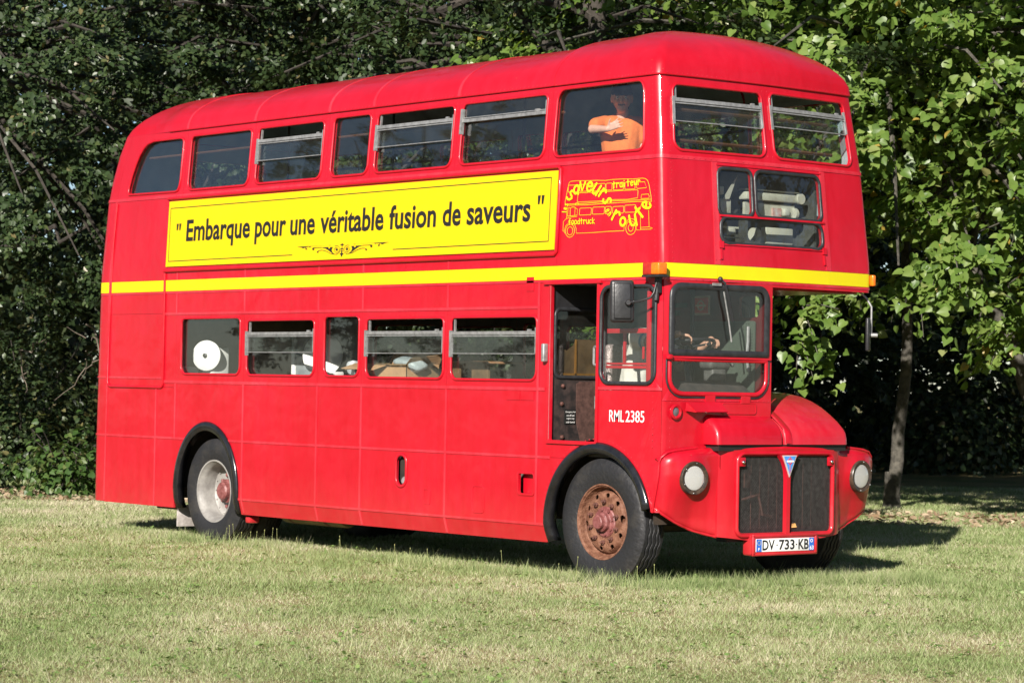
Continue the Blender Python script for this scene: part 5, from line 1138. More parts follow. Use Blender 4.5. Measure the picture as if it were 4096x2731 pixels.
b = MB(); caps(b, (-.19, .58, 1.50), .172, (-.15, .57, 1.70), .165); caps(b, (-.15, .57, 1.70), .165, (-.05, .56, 1.90), .166); caps(b, (-.02, .45, 2.00), .100, (-.02, .67, 2.00), .100); caps(b, (.01, .395, 2.02), .080, (.14, .375, 1.995), .078); caps(b, (.01, .74, 2.02), .080, (.06, .80, 1.87), .076)
dpar(soft(b, 't_shirt', TEE, drv, .012, 5)); b = MB(); b.lathe([(.082, 0), (.083, .016)], (.145, .374, 1.992), (.95, -.1, -.28), 18); dpar(b.done('sleeve_hem', BLUEH, drv, 40))
b = MB(); caps(b, (.17, .366, 1.985), .0545, (.225, .361, 1.976), .052); caps(b, el, .0500, el+(wr-el)*.72, .0385); dpar(soft(b, 'tattoo', TATTOO, drv, .009, 3))
b = MB()
for yy in (.45, .71): caps(b, (-.18, yy, 1.49), .115, (.20, yy-.02, 1.505), .082); caps(b, (.20, yy-.02, 1.50), .078, (.27, yy, 1.20), .062)
dpar(soft(b, 'trousers', NAVY, drv, .014, 4)); f_, u_, s_, c_ = hd2; b = MB(); caps(b, c_+u_*.045-f_*.03, .088, c_+u_*.058+f_*.005, .083); caps(b, c_-f_*.045, .08, c_-f_*.05-u_*.05, .06); dpar(soft(b, 'hair', HAIR, drv, .010, 4)); face_bits(drv, f_, u_, s_, c_, .24)
for o in list(drv.children):
    if o.name.startswith(('eyes', 'brows')): dpar(o)
b = MB()
for yy in (.45, .71): caps(b, (.25, yy, 1.125), .046, (.41, yy, 1.122), .040)
dpar(soft(b, 'shoes', NAVY, drv, .012, 3))
# ------------------------------------------------------------------ things carried inside the bus
t = empty('white_slicer', (-6.52, .36, 1.635)); tag(t, 'white round machine disc on the worktop behind the rearmost lower window', 'machine')
def at0(o, e): o.matrix_parent_inverse = Matrix.Translation(-Vector(e.location)); return o
q = MB(); q.lathe([(.0, .03), (.02, .03), (.13, .022), (.155, .012), (.157, 0), (.0, -.01)], (-6.50, .33, 1.845), (.55, -.83, .02), 36); at0(q.done('disc', WHITE, t, 40), t)
q = MB(); q.rbox(-6.66, -6.46, .37, .58, 1.636, 1.93, .02, 2); at0(q.done('housing', WHITE, t, 40), t); q = MB(); q.lathe([(.022, 0), (.022, .02), (0, .024)], (-6.488, .306, 1.845), (.55, -.83, .02), 14); at0(q.done('knob', BLKPL, t, 40), t)
q = MB()
for i in range(7): q.rbox(-6.90+.012*i, -6.72+.008*i, .22, .36, 1.637+i*.013, 1.648+i*.013, .004, 1)
pk = q.done('paper_stack', WHITE, None, 30); tag(pk, 'stack of white folded paper beside the white round machine', 'paper')
t = empty('cardboard_box', (-3.30, .40, 1.636)); tag(t, 'open brown cardboard box on the worktop behind a lower window', 'box')
q = MB(); x0, x1, y0, y1, z0, z1 = -3.72, -2.92, .20, .58, 1.637, 1.775
for a in ((x0, x1, y0, y0+.006), (x0, x1, y1-.006, y1), (x0, x0+.006, y0, y1), (x1-.006, x1, y0, y1)): q.box(a[0], a[1], a[2], a[3], z0, z1)
q.box(x0, x1, y0, y1, z0, z0+.006); at0(q.done('carton', CARD, t, 0), t)
for (P) in ([(x0, y0, z1), (x1-.25, y0, z1), (x1-.38, y0-.10, z1-.06), (x0-.06, y0-.12, z1-.05)], [(x0, y0, z1), (x0, y1, z1), (x0-.17, y1, z1-.04), (x0-.16, y0, z1-.06)], [(x0, y1, z1), (x1, y1, z1), (x1+.02, y1+.08, z1+.12), (x0, y1+.07, z1+.10)], [(x1, y0, z1), (x1, y1, z1), (x1+.05, y1, z1+.09), (x1+.06, y0, z1+.05)]):
    q = MB(); q.add(P+[(x, y, z+.005) for x, y, z in P], [(0, 1, 2, 3), (7, 6, 5, 4), (0, 4, 5, 1), (1, 5, 6, 2), (2, 6, 7, 3), (3, 7, 4, 0)]); at0(q.done('flap', CARD, t, 0), t)
def bag(name, cx, cy, cz, sx_b, sz_b, label):
    q = MB(); q.sphere((cx, cy, cz), 1, 28, 18, sc=(sx_b, sx_b*.6, sz_b)); rr = np.random.default_rng(int(abs(cx)*100)); k1 = rr.normal(size=(9, 3))*np.array([22, 22, 30]); ph = rr.uniform(0, 6, 9)
    q.V = [(cx+(v[0]-cx)*s, cy+(v[1]-cy)*s, cz+(v[2]-cz)*s) for v in q.V for s in [1+.05*sum(math.sin(k1[i]@np.array(v)+ph[i]) for i in range(9))]]
    tag(q.done(name, BAGM, None, 180), label, 'bag')
bag('plastic_bag', -3.05, .32, 1.765, .20, .075, 'crumpled white plastic bag spilling from the cardboard box'); bag('plastic_bag', -3.92, .33, 1.735, .10, .085, 'small white plastic bag beside the cardboard box')
t = empty('steel_cabinet', (-5.28, .95, .66)); tag(t, 'grey steel cabinet standing behind the second lower window', 'cabinet')
q = MB(); q.rbox(-5.44, -5.06, .70, 1.25, .66, 2.08, .012); at0(q.done('carcass', GREYP, t, 30), t); q = MB(); q.rbox(-5.50, -5.445, .69, .74, .66, 2.09, .006); at0(q.done('edge_trim', WHITE, t, 30), t); q = MB(); q.tube([(-5.05, .80, 1.5), (-5.03, .80, 1.5), (-5.03, .80, 1.8), (-5.05, .80, 1.8)], .008, 6); at0(q.done('handle', ALU, t, 40), t)
q = MB(); q.lathe([(0, .01), (.15, .006), (.21, -.01), (.21, -.02), (0, -.01)], (-4.86, .62, 1.86), (.55, -.83, .1), 36); q.rbox(-4.98, -4.74, .66, .80, 1.636, 1.70, .01); tag(q.done('round_dish', WHITE, None, 40), 'large white round dish standing behind the narrow lower window', 'dish')  # plain white round plate on a foot block
t = empty('wooden_crate', (-2.38, .62, .66)); tag(t, 'low wooden unit with round hole behind the window nearest the cab', 'crate')
q = MB(); V, F, _ = panel_geo(lambda a, b, d: (a, .47-d, b), rect(-2.64, -2.06, 1.60, 1.79, 0), [[(-2.36+.05*math.cos(2*PI*i/16), 1.695+.05*math.sin(2*PI*i/16)) for i in range(16)]], .02, 0); q.add(V, F); at0(q.done('face_board', BOARD, t, 25), t); q = MB(); q.box(-2.64, -2.06, .48, .85, .66, 1.60); q.box(-2.66, -2.04, .44, .87, 1.79, 1.81); at0(q.done('carcass', BOARD, t, 0), t)
t = empty('hardboard_sheet', (-.80, .4, 1.20)); tag(t, 'brown hardboard sheet with pine battens behind the cab bulkhead glass', 'board')
V, F, _ = panel_geo(XP(-.78), [(.12, 1.20), (.72, 1.20), (.72, 2.0), (.40, 2.0), (.375, 1.95), (.33, 1.92), (.30, 1.90), (.26, 1.92), (.22, 1.93), (.225, 2.0), (.12, 2.0)], (), .006, 0); at0(build('sheet', V, F, BOARD, t, None, 25), t)
for a0, a1, b0, b1 in ((.12, .14, 1.2, 2.0), (.385, .40, 1.2, 2.0), (.12, .72, 1.69, 1.71)): q = MB(); q.box(-.778, -.765, a0, a1, b0, b1); at0(q.done('batten', WOODO, t, 0), t)
# ------------------------------------------------------------------ vegetation
CF = np.array([-.7754, .6315, 0]); CR = np.array([.6317, .7752, 0]); C0 = np.array([16.2012, -14.139, 0])
def gp_(d, l, z=0.0): return C0+CF*d+CR*l+np.array([0, 0, z])       # metres ahead of / right of the viewpoint
def leaf_mat(name, ramp, trans=.35, rough=.45, spec=.4):
    m = bpy.data.materials.new(name); m.use_nodes = True; nt = m.node_tree; L = nt.links; N = nt.nodes.new; b = nt.nodes['Principled BSDF']; out = nt.nodes['Material Output']
    at = N('ShaderNodeAttribute'); at.attribute_name = 'rnd'; r = N('ShaderNodeValToRGB'); cr = r.color_ramp
    while len(cr.elements) < len(ramp): cr.elements.new(.5)
    for e, (p_, c) in zip(cr.elements, ramp): e.position = p_; e.color = (*c, 1)
    L.new(at.outputs['Fac'], r.inputs['Fac']); L.new(r.outputs[0], b.inputs['Base Color']); b.inputs['Roughness'].default_value = rough; b.inputs['Specular IOR Level'].default_value = spec
    t = N('ShaderNodeBsdfTranslucent'); mu = N('ShaderNodeMix'); mu.data_type = 'RGBA'; mu.blend_type = 'MULTIPLY'; mu.inputs['Factor'].default_value = 1; mu.inputs['B'].default_value = (1.3, 1.25, .5, 1); L.new(r.outputs[0], mu.inputs['A']); L.new(mu.outputs['Result'], t.inputs[0])
    mx = N('ShaderNodeMixShader'); mx.inputs[0].default_value = trans; L.new(b.outputs[0], mx.inputs[1]); L.new(t.outputs[0], mx.inputs[2]); L.new(mx.outputs[0], out.inputs[0])
    return m
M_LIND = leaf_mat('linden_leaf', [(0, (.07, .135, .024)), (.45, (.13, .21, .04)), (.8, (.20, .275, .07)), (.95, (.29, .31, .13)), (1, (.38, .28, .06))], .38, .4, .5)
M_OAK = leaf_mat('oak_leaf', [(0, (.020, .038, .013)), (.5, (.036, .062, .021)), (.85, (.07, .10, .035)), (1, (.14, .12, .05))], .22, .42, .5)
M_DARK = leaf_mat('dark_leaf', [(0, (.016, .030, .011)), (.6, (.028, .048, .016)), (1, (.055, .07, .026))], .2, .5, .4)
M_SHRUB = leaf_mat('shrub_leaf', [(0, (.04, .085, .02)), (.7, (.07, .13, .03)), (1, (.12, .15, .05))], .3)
M_BLADE = None
BARK_L = mat('linden_bark', (.035, .032, .026), .9, col2=(.12, .11, .09), scale=9, lo=.4, hi=.7, bump=.8, bscale=18); BARK_D = mat('oak_bark', (.018, .015, .012), .9, col2=(.05, .042, .034), scale=8, bump=.9, bscale=14); TWIG = mat('dead_twig', (.08, .06, .045), .9, col2=(.18, .15, .12), scale=12)
T_LIND = (np.array([(0, 0, 0), (-.28, -.13, .03), (-.50, .06, .08), (-.54, .34, .10), (-.33, .74, .06), (0, 1.15, -.12), (.33, .74, .06), (.54, .34, .10), (.50, .06, .08), (.28, -.13, .03)]), np.array([(0, 2, 1), (0, 3, 2), (0, 4, 3), (0, 5, 4), (0, 6, 5), (0, 7, 6), (0, 8, 7), (0, 9, 8)]))
T_OAK = (np.array([(0, 0, 0), (-.36, .42, .05), (-.24, .84, .02), (.02, 1.05, -.05), (.26, .80, .02), (.36, .40, .05)]), np.array([(0, 3, 1), (1, 3, 2), (0, 5, 3), (3, 5, 4)]))
T_QUAD = (np.array([(0, 0, 0), (-.36, .5, .06), (0, 1.05, -.06), (.36, .5, .06)]), np.array([(0, 2, 1), (0, 3, 2)]))
TRI = [0]
def frames(nrm, dr):
    Z = nrm/np.linalg.norm(nrm, axis=1, keepdims=True); Y = dr-Z*np.sum(dr*Z, 1, keepdims=True); Y /= np.linalg.norm(Y, axis=1, keepdims=True)+1e-9; X = np.cross(Y, Z); return X, Y, Z
def fast_mesh(name, V, T, rnd_v, m):
    me = bpy.data.meshes.new(name); nv = len(V); nt_ = len(T)
    me.vertices.add(nv); me.vertices.foreach_set('co', V.astype(np.float32).ravel()); me.loops.add(nt_*3); me.loops.foreach_set('vertex_index', T.astype(np.int32).ravel())
    me.polygons.add(nt_); me.polygons.foreach_set('loop_start', (np.arange(nt_)*3).astype(np.int32))
    at = me.attributes.new('rnd', 'FLOAT', 'POINT'); at.data.foreach_set('value', rnd_v.astype(np.float32)); me.materials.append(m); me.polygons.foreach_set('use_smooth', np.ones(nt_, bool)); me.update(calc_edges=True); TRI[0] += nt_; return me
def leaf_geo(tp, pos, nrm, dr, size):
    tv, tf = tp; X, Y, Z = frames(nrm, dr); n = len(pos); k = len(tv); sz = size[:, None, None]
    V = pos[:, None, :]+sz*(tv[None, :, 0, None]*X[:, None, :]+tv[None, :, 1, None]*Y[:, None, :]+tv[None, :, 2, None]*Z[:, None, :])
    T = (tf[None, :, :]+(np.arange(n)*k)[:, None, None]).reshape(-1, 3); return V.reshape(-1, 3), T
def leaves_obj(name, tp, pos, nrm, dr, size, rnd, m, parent=None, kind=None):
    V, T = leaf_geo(tp, pos, nrm, dr, size); o = bpy.data.objects.new(name, fast_mesh(name, V, T, np.repeat(rnd, len(tp[0])), m)); link(o, parent)
    if kind: o['kind'] = kind
    return o
def rel(o, e): o.matrix_parent_inverse = Matrix.Translation(-Vector(e.location)); return o
def limb(mb, P, r0, r1, wob=.05, n=10, seg=8):
    P = [np.array(p, float) for p in P]; out = []
    for i in range(n+1):
        t = i/n*(len(P)-1); k = min(int(t), len(P)-2); q = P[k]+(P[k+1]-P[k])*(t-k); out.append(q+RNG.normal(size=3)*wob*(0 < i < n))
    mb.tube(out, [r0+(r1-r0)*i/n for i in range(n+1)], seg)
def trunk_geo(base, top, r, crown_c, radii, m, nl=9, lean=None):
    q = MB(); base = np.array(base, float); top = np.array(top, float); limb(q, [base-np.array([0, 0, .2]), base+(top-base)*.3+(lean if lean is not None else 0), top], r*1.15, r*.45, .03, 14, 10)
    q.lathe([(r*1.7, -.1), (r*1.35, .12), (r*1.15, .5)], base, (0, 0, 1), 12)
    for i in range(nl):
        t = .35+.6*i/nl; s = base+(top-base)*t; a = 2.4*i+.5; e = crown_c+np.array([math.cos(a)*radii[0]*.5, math.sin(a)*radii[0]*.5, (RNG.random()-.55)*radii[2]]); mid = (s+e)/2+np.array([0, 0, .5]); limb(q, [s, mid, e], r*.42, .02, .10, 10, 6)
    return q

def sprays(cc, radii, n, per, size, droop, front_bias=.6, seed=1, zmin=1.2, ell=(.8, 1.0), lnr=(.45, 1.0), sep=1.9, flat=.35, lobe=(1.2, .62)):
    """foliage in separate boughs: lobes spread over the crown, each a flattened mass of leafy sprays, with gaps between"""
    g = np.random.default_rng(seed); pos = []; nrm = []; dr = []; tw = []; cs = np.zeros((0, 3)); tries = 0
    while tries < 6000 and len(cs) < 70:
        tries += 1
        d = g.normal(size=3); d /= np.linalg.norm(d)
        if np.dot(d, -CF) < -.25 and g.random() < front_bias: continue
        c = cc+d*np.array(radii)*g.uniform(*ell)
        if c[2] < zmin+lobe[1]*.6 or (len(cs) and np.min(np.sum(((cs-c)*np.array([1, 1, 1.5]))**2, 1)) < sep*sep): continue
        cs = np.vstack([cs, c])
    for c0 in cs:
        dv = c0-cc; out = dv*np.array([1, 1, .25]); out /= np.linalg.norm(out)+1e-6; ls_ = g.uniform(.75, 1.25)
        for i in range(max(4, int(n/len(cs)*ls_**2))):
            v = g.normal(size=3); v /= np.linalg.norm(v); v = v*np.array([lobe[0], lobe[0], lobe[1]])*ls_*g.random()**.45; c = c0+v
            dens = g.uniform(.6, 1.3)
            for k in range(g.integers(3, 6)):
                a = out*.6+v/np.linalg.norm(v+1e-6)*.6+g.normal(size=3)*np.array([.7, .7, flat])+np.array([0, 0, -droop*.5]); a /= np.linalg.norm(a); ln = g.uniform(*lnr); m = max(3, int(per*dens/5))
                ts = np.sort(g.random(m))[:, None]; P = c+a*ln*ts+np.array([0, 0, -droop*.45])*ts**2*ln+g.normal(size=(m, 3))*np.array([.07, .07, .045]); pos.append(P)
                nrm.append(out*.40+np.array([0, 0, .60])+np.array(SUN_DIR)*.40+g.normal(size=(m, 3))*.42); dr.append(a+g.normal(size=(m, 3))*.6+np.array([0, 0, -.5]))
                if k < 2: tw.append([c, c+a*ln*.5+np.array([0, 0, -droop*.11*ln]), c+a*ln+np.array([0, 0, -droop*.45*ln])])
        tw.append([cc+dv*.25, cc+dv*.7+np.array([0, 0, .25]), c0])
    pos = np.concatenate(pos); nrm = np.concatenate(nrm); dr = np.concatenate(dr); return pos, nrm, dr, tw
def tree(name, label, cat_, base, height_top, r, cc, radii, n, per, size, tp, m, bark, droop=.5, seed=1, group=None, split=0, fill=0, ell=(.55, 1.0), zmin=1.2, lean=None, front_bias=.6, lnr=(.3, .7), sep=1.9, flat=.35, lobe=(1.2, .62)):
    e = empty(name, tuple(base)); tag(e, label, cat_, group)
    q = trunk_geo(base, height_top, r, np.array(cc), radii, bark, lean=lean)
    pos, nrm, dr, tw = sprays(np.array(cc), radii, n, per, size, droop, front_bias, seed=seed, ell=ell, zmin=zmin, lnr=lnr, sep=sep, flat=flat, lobe=lobe)
    rel(q.done('trunk', bark, e, 50), e)
    tq = MB()
    for t in tw: tq.tube(t, [.012, .008, .004] if np.linalg.norm(t[2]-t[0]) < 1.2 else [.035, .025, .012], 4)
    rel(tag(tq.done('twigs', bark, e, 0), kind='stuff'), e)
    g = np.random.default_rng(seed+50)
    if fill:
        d = g.normal(size=(fill, 3)); d /= np.linalg.norm(d, axis=1, keepdims=True); p2 = np.array(cc)+d*np.array(radii)*(g.random((fill, 1))**.45*.62); p2 = p2[p2[:, 2] > zmin]; pos = np.concatenate([pos, p2]); nrm = np.concatenate([nrm, g.normal(size=p2.shape)+np.array([0, 0, .5])]); dr = np.concatenate([dr, g.normal(size=p2.shape)])
    sz = size*g.uniform(.7, 1.25, len(pos)); rnd = np.clip(g.beta(2.0, 2.6, len(pos)), 0, 1); rnd[g.random(len(pos)) < .012] = 1.0
    if split:
        v = pos-CAM_POS; dep = v@_f; u = (v@R2)/dep; w_ = (v@U2)/dep
        vis = (abs(u) < .19) & (abs(w_) < .125); hidden = (u < .105) & (w_ < .10); score = np.where(vis & ~hidden, dep, 1e9); idx = np.argsort(score)[:split]
        X, Y, Z = frames(nrm[idx], dr[idx]); proto = [fast_mesh('leaf', tp[0]*1.0, tp[1], np.full(len(tp[0]), k), m) for k in (.15, .35, .5, .7, .88, 1.0)]
        for j, i in enumerate(idx):
            o = bpy.data.objects.new('leaf', proto[min(5, int(rnd[i]*6))]); s = sz[i]; x, y, z = X[j]*s, Y[j]*s, Z[j]*s; p_ = pos[i]-np.array(base)
            o.matrix_basis = Matrix(((x[0], y[0], z[0], p_[0]), (x[1], y[1], z[1], p_[1]), (x[2], y[2], z[2], p_[2]), (0, 0, 0, 1))); link(o, e)
        keep = np.ones(len(pos), bool); keep[idx] = False; pos, nrm, dr, sz, rnd = pos[keep], nrm[keep], dr[keep], sz[keep], rnd[keep]
    rel(leaves_obj('crown', tp, pos, nrm, dr, sz, rnd, m, e, 'stuff'), e)
    return e
# lindens right of the bus
b1 = gp_(36, 5.27); tree('linden_tree', 'linden tree with big heart-shaped leaves and slim pale trunk behind the bonnet', 'tree', b1, gp_(35, 5.3, 9), .088, gp_(33.4, 4.7, 6.3), (5.2, 5.2, 4.7), 380, 100, .098, T_LIND, M_LIND, BARK_L, .6, 3, 'lindens at the lawn edge', split=300, fill=15000, zmin=2.1, lean=np.array([.1, .1, 0]), ell=(.70, 1.0), sep=1.85, lobe=(1.0, .44))
b2 = gp_(34.5, 7.7); tree('linden_tree', 'linden tree with leaning trunk standing right of the slim pale trunk', 'tree', b2, gp_(34, 3.6, 8), .12, gp_(32.8, 9.0, 6.2), (4.6, 4.6, 4.6), 290, 96, .100, T_LIND, M_LIND, BARK_L, .6, 4, 'lindens at the lawn edge', fill=12000, zmin=2.1, ell=(.72, 1.0), sep=1.55, lobe=(1.05, .50))
# oaks on the left and behind the bus
for (d, l, cl, cd_, z, rx, rz, n, sd, lab) in [(38, -8.6, -8.0, 36.2, 6.2, 4.8, 5.2, 290, 11, 'dark oak with low hanging branches and dead twigs behind the rear end of the bus'), (40, -3.6, -3.2, 37.8, 6.5, 4.4, 5.2, 290, 12, 'oak rising over the rear half of the bus roof'), (43, 1.2, 1.2, 41.0, 6.8, 4.2, 5.2, 280, 13, 'oak with glossy dark leaves showing above the middle of the bus roof')]:
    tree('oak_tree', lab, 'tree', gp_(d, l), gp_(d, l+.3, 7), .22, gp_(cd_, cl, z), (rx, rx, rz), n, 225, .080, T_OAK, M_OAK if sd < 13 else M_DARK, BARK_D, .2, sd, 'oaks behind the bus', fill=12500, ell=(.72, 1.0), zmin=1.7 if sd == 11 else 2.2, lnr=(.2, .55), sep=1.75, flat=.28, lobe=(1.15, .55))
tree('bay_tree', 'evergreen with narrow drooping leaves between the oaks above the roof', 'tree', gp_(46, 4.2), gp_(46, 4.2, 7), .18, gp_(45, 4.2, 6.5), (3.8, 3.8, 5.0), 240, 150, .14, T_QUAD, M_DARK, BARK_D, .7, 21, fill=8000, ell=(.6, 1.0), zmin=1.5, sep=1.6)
# unseen oaks: most for reflections in glass and paint, the rest added for shade
def copy_tree(root, loc, rz, label):
    r = root.copy(); COL.objects.link(r); r.location = loc; r.rotation_euler = (0, 0, rz); r['label'] = label
    for ch in root.children: c = ch.copy(); COL.objects.link(c); c.parent = r
    return r
_ok = [o for o in bpy.data.objects if o.name.startswith('oak_tree')]
for i, (x, y, rz, lab) in enumerate([(-15, -13, .6, 'oak facing the rear of the bus across the clearing'), (-24, -17, 2.1, 'oak behind the oak that faces the rear of the bus'), (-21, -27, 4.0, 'oak standing far off beyond the open lawn'), (17, 21, 1.2, 'oak facing the radiator of the bus across the clearing'), (27, 22, 3.0, 'oak behind the oak that faces the radiator'), (*gp_(38.5, -15.5)[:2], 1.0, 'unseen oak added at the wood edge to shade the wood'), (*gp_(46, -12)[:2], 3.4, 'oak added in the second row of the wood for its shade'), (*gp_(46, -20)[:2], 5.0, 'unseen oak added deep in the wood for its shade')]): copy_tree(_ok[i % 2], (x, y, 0), rz, lab)
# dead twigs hanging out of the rear oak
oak0 = [o for o in bpy.data.objects if o.name.startswith('oak_tree')][0]
for i in range(10):
    s = gp_(34.6+RNG.random()*1.2, -7.4+RNG.random()*2.4, 1.9+RNG.random()*.9); q = MB(); e = s+np.array([RNG.normal()*.2, RNG.normal()*.2, -.5-RNG.random()*.6]); limb(q, [s, (s+e)/2+RNG.normal(size=3)*.12, e], .016, .006, .03, 7, 5)
    for k in range(4): t = RNG.random(); p_ = s+(e-s)*t; f = p_+RNG.normal(size=3)*.16+np.array([0, 0, -.12]); limb(q, [p_, (p_+f)/2+RNG.normal(size=3)*.03, f], .008, .003, .015, 4, 4)
    rel(q.done('dead_branch', TWIG, oak0, 40), oak0)
# shrubs at the wood edge
def shrub(d, l, rx, rz, n, sd, label, m=M_SHRUB, size=.075):
    g = np.random.default_rng(sd); b = gp_(d, l); e = empty('shrub', tuple(b)); tag(e, label, 'shrub', 'shrubs along the wood edge')
    dd = g.normal(size=(n, 3)); dd /= np.linalg.norm(dd, axis=1, keepdims=True); dd[:, 2] = abs(dd[:, 2]); pos = b+dd*np.array([rx, rx, rz])*(g.random((n, 1))**.4)*(1+.25*np.sin(dd[:, :1]*7+dd[:, 1:2]*9)); nr = dd+g.normal(size=(n, 3))*.5+np.array([0, 0, .4])
    rel(leaves_obj('foliage', T_LIND, pos, nr, g.normal(size=(n, 3))+np.array([0, 0, -.3]), size*g.uniform(.6, 1.3, n), g.random(n), m, e, 'stuff'), e)
    q = MB()
    for i in range(7): a = g.random()*6.3; limb(q, [b, b+np.array([math.cos(a)*rx*.3, math.sin(a)*rx*.3, rz*.5]), b+np.array([math.cos(a)*rx*.7, math.sin(a)*rx*.7, rz*.9])], .015, .005, .03, 6, 5)
    rel(q.done('stems', BARK_D, e, 40), e)
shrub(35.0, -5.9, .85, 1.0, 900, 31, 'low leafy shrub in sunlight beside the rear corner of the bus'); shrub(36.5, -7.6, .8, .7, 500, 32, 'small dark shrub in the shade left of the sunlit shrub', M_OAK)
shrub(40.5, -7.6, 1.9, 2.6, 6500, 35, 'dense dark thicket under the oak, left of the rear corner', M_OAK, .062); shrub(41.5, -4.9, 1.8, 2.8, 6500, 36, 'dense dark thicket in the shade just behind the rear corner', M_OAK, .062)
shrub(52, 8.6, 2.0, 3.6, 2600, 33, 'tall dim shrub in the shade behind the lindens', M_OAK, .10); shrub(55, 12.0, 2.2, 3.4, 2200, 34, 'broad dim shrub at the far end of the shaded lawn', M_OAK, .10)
# the wood behind: one dark mass
g = np.random.default_rng(77); n = 108000
d = 46+g.random(n)**1.2*16; l = -19+g.random(n)*42; z = g.random(n)**.9*15; keep = z < 12+2.0*np.sin(l*.9)+1.2*np.sin(l*2.3+1); keep &= ~((l > 3.0) & (d < 57) & (z < 2.4)); d, l, z = d[keep], l[keep], z[keep]; n = len(d)
pos = C0+np.outer(d, CF)+np.outer(l, CR); pos[:, 2] = z
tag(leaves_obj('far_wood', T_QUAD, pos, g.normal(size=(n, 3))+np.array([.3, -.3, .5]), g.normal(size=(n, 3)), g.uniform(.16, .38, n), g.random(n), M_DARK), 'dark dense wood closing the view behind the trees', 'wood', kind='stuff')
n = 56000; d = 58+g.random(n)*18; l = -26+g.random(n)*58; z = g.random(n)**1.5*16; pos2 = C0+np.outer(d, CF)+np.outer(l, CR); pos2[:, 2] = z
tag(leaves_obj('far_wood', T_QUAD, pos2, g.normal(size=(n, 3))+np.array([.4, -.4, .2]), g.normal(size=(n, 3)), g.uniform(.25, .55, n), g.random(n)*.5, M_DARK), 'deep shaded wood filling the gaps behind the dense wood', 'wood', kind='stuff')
for i in range(8):
    b = gp_(47+RNG.random()*8, -12+i*2.0+RNG.normal()*.5); q = MB(); limb(q, [b, b+np.array([RNG.normal()*.2, 0, 4]), b+np.array([RNG.normal()*.5, 0, 9])], .10+RNG.random()*.1, .06, .06, 12, 8); o = q.done('tree_trunk', BARK_D, None, 50); tag(o, 'bare dark trunk standing in the shade of the wood', 'trunk', 'trunks in the shaded wood')
# ------------------------------------------------------------------ grass
def blade_mat():
    m = bpy.data.materials.new('grass_blade'); m.use_nodes = True; nt = m.node_tree; L = nt.links; N = nt.nodes.new; b = nt.nodes['Principled BSDF']; out = nt.nodes['Material Output']
    at = N('ShaderNodeAttribute'); at.attribute_name = 'rnd'; gp = N('ShaderNodeNewGeometry')
    n1 = N('ShaderNodeTexNoise'); n1.inputs['Scale'].default_value = .55; n1.inputs['Detail'].default_value = 6; n1.inputs['Roughness'].default_value = .6; L.new(gp.outputs['Position'], n1.inputs['Vector'])
    mr = N('ShaderNodeMapRange'); mr.inputs[1].default_value = .30; mr.inputs[2].default_value = .70; mr.inputs[3].default_value = -.38; mr.inputs[4].default_value = .36; L.new(n1.outputs['Fac'], mr.inputs[0])
    ad = N('ShaderNodeMath'); ad.operation = 'ADD'; ad.use_clamp = True; L.new(at.outputs['Fac'], ad.inputs[0]); L.new(mr.outputs[0], ad.inputs[1])
    r = N('ShaderNodeValToRGB'); cr = r.color_ramp
    for p_ in (.35, .6, .8): cr.elements.new(p_)
    for e, c in zip(cr.elements, [(.18, .26, .085), (.28, .345, .14), (.39, .42, .22), (.50, .475, .315), (.60, .545, .40)]): e.color = (*c, 1)
    L.new(ad.outputs[0], r.inputs[0]); L.new(r.outputs[0], b.inputs['Base Color']); b.inputs['Roughness'].default_value = .55; b.inputs['Specular IOR Level'].default_value = .3
    t = N('ShaderNodeBsdfTranslucent'); L.new(r.outputs[0], t.inputs[0]); mx = N('ShaderNodeMixShader'); mx.inputs[0].default_value = .3; L.new(b.outputs[0], mx.inputs[1]); L.new(t.outputs[0], mx.inputs[2]); L.new(mx.outputs[0], out.inputs[0]); return m
M_BLADE = blade_mat()
def blades(name, P, h, wd, lean, rnd, label=None):
    n = len(P); a = RNG.random(n)*2*PI; s = np.stack([np.cos(a), np.sin(a), np.zeros(n)], 1)*wd[:, None]/2; ld = RNG.random(n)*2*PI; tip = P+np.stack([np.cos(ld)*lean*h, np.sin(ld)*lean*h, h], 1); mid = P+(tip-P)*.5+np.stack([np.zeros(n), np.zeros(n), h*.12], 1)
    V = np.stack([P-s, P+s, tip], 1).reshape(-1, 3); T = np.arange(3*n).reshape(-1, 3); o = bpy.data.objects.new(name, fast_mesh(name, V, T, np.repeat(rnd, 3), M_BLADE)); link(o)
    return tag(o, label, 'grass' if label else None, kind='stuff')
n = 770000
u = RNG.random(n); dd = 11.0*(44/11.0)**(u**.85); ll = (RNG.random(n)*2-1)*(.235*dd+.9)
cl = RNG.normal(size=(n, 2))*.0
P = C0+np.outer(dd, CF)+np.outer(ll, CR); P[:, 2] = 0
ns_ = np.sin(P[:, 0]*2.1+np.sin(P[:, 1]*1.7))*np.sin(P[:, 1]*2.6+1.3*np.sin(P[:, 0]*1.1)); fine = np.sin(P[:, 0]*11+2*np.sin(P[:, 1]*7))*np.sin(P[:, 1]*13+2*np.sin(P[:, 0]*9))
h = (.016+.017*RNG.random(n)+.007*fine)*(1+.35*ns_)*np.clip(dd/18, .9, 1.4); wd = (.0034+.0025*RNG.random(n))*np.clip(dd/16, .9, 2.2)
for wx, wy in ((0, .1), (-5.9, .1), (0, 2.3)): h = h*(1-.6*np.exp(-(((P[:, 0]-wx-.1)/.6)**2+((P[:, 1]-wy+.3)/.5)**2)))
blades('lawn_grass', P, np.maximum(h, .010), wd, .3+.9*RNG.random(n), np.clip(RNG.beta(1.5, 1.8, n)-.02+.25*np.exp(-(((dd-33)/5)**2+((ll+5.5)/3.5)**2)), 0, 1), 'short sunlit lawn grass of mixed green and straw blades')
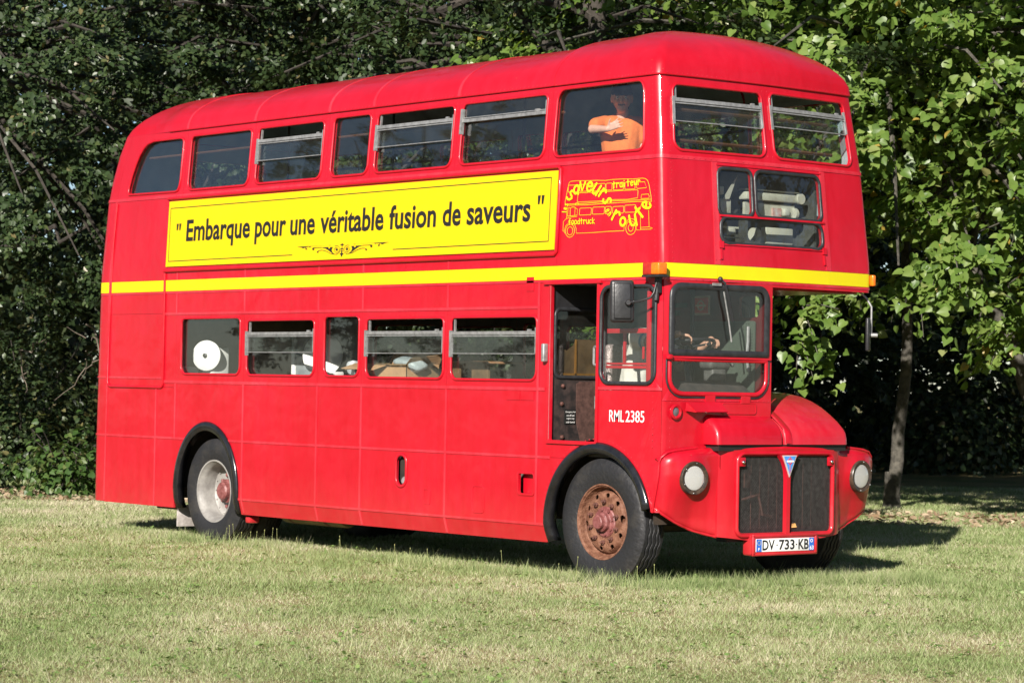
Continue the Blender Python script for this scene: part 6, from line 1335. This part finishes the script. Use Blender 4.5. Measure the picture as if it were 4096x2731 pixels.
# taller wisps: by the wheels, under the bus edge, scattered
cen = []
for (x0, y0, x1, y1, k) in [(-.75, -.12, .7, -.1, 60), (.75, -.1, 1.3, 2.6, 200), (-6.4, -.25, -5.4, -.2, 30), (-5.2, -.3, -.8, -.25, 90), (1.1, 1.2, 1.5, 2.5, 130)]:
    t = RNG.random(k)[:, None]; cen.append(np.array([x0, y0])*(1-t)+np.array([x1, y1])*t+RNG.normal(size=(k, 2))*.10)
dd = 13+RNG.random(260)*18; ll = (RNG.random(260)*2-1)*.2*dd; cen.append((C0+np.outer(dd, CF)+np.outer(ll, CR))[:, :2]); cen = np.concatenate(cen); k = 22
P = np.repeat(cen, k, 0)+RNG.normal(size=(len(cen)*k, 2))*.035; P = np.concatenate([P, np.zeros((len(P), 1))], 1)
blades('tall_grass', P, .05+.10*RNG.random(len(P))**1.6, .003+.003*RNG.random(len(P)), .25+.7*RNG.random(len(P)), np.clip(RNG.random(len(P))*.75, 0, 1), 'longer grass wisps growing round the wheels and across the lawn')
# broad-leaved weeds in the lawn
k = 700; dd = 12.5+RNG.random(k)**1.3*16; ll = (RNG.random(k)*2-1)*(.2*dd+.5); c = C0+np.outer(dd, CF)+np.outer(ll, CR); m_ = 9; pos = np.repeat(c, m_, 0)+RNG.normal(size=(k*m_, 3))*np.array([.03, .03, 0]); pos[:, 2] = .022+.015*RNG.random(len(pos)); a = RNG.random(len(pos))*6.28
tag(leaves_obj('lawn_weeds', T_QUAD, pos, RNG.normal(size=pos.shape)*.35+np.array([0, 0, 1]), np.stack([np.cos(a), np.sin(a), .3+0*a], 1), .018+.022*RNG.random(len(pos)), RNG.random(len(pos)), leaf_mat('weed_leaf', [(0, (.13, .22, .06)), (1, (.24, .33, .11))], .3)), 'small broad-leaved weeds dotted through the lawn', 'weeds', kind='stuff')
# seed stalks by the bus edge
q = MB()
for i in range(34):
    t = RNG.random(); x = -5.2+t*6.4; y = -.28-RNG.random()*.25; hh = .10+RNG.random()*.13; lx = RNG.normal()*.03; q.tube([(x, y, 0), (x+lx*.5, y, hh*.6), (x+lx, y, hh)], .0016, 4); q.sphere((x+lx, y, hh), .0038, 6, 4, sc=(1, 1, 2.2))
tag(q.done('seed_stalks', mat('seed_stalk', (.22, .24, .09), .8, var=.3, scale=3), None, 0), 'thin seed stalks standing along the shaded bus edge', 'stalks', kind='stuff')
# leaf litter
M_LIT = leaf_mat('leaf_litter', [(0, (.20, .13, .075)), (.5, (.36, .27, .18)), (1, (.50, .41, .30))], .15, .7, .2)
k = 1700; dd = np.concatenate([31+RNG.random(k//2)*3.2, 33.5+RNG.random(k-k//2)*3.0]); ll = np.concatenate([2.2+RNG.random(k//2)*6, -8+RNG.random(k-k//2)*4.2]); pos = C0+np.outer(dd, CF)+np.outer(ll, CR); pos[:, 2] = .02+.02*RNG.random(k)
tag(leaves_obj('leaf_litter', T_LIND, pos, RNG.normal(size=pos.shape)*.45+np.array([0, 0, 1]), RNG.normal(size=pos.shape), .035+.045*RNG.random(k), RNG.random(k), M_LIT), 'pale fallen leaves strewn along the edge of the lawn', 'leaves', kind='stuff')
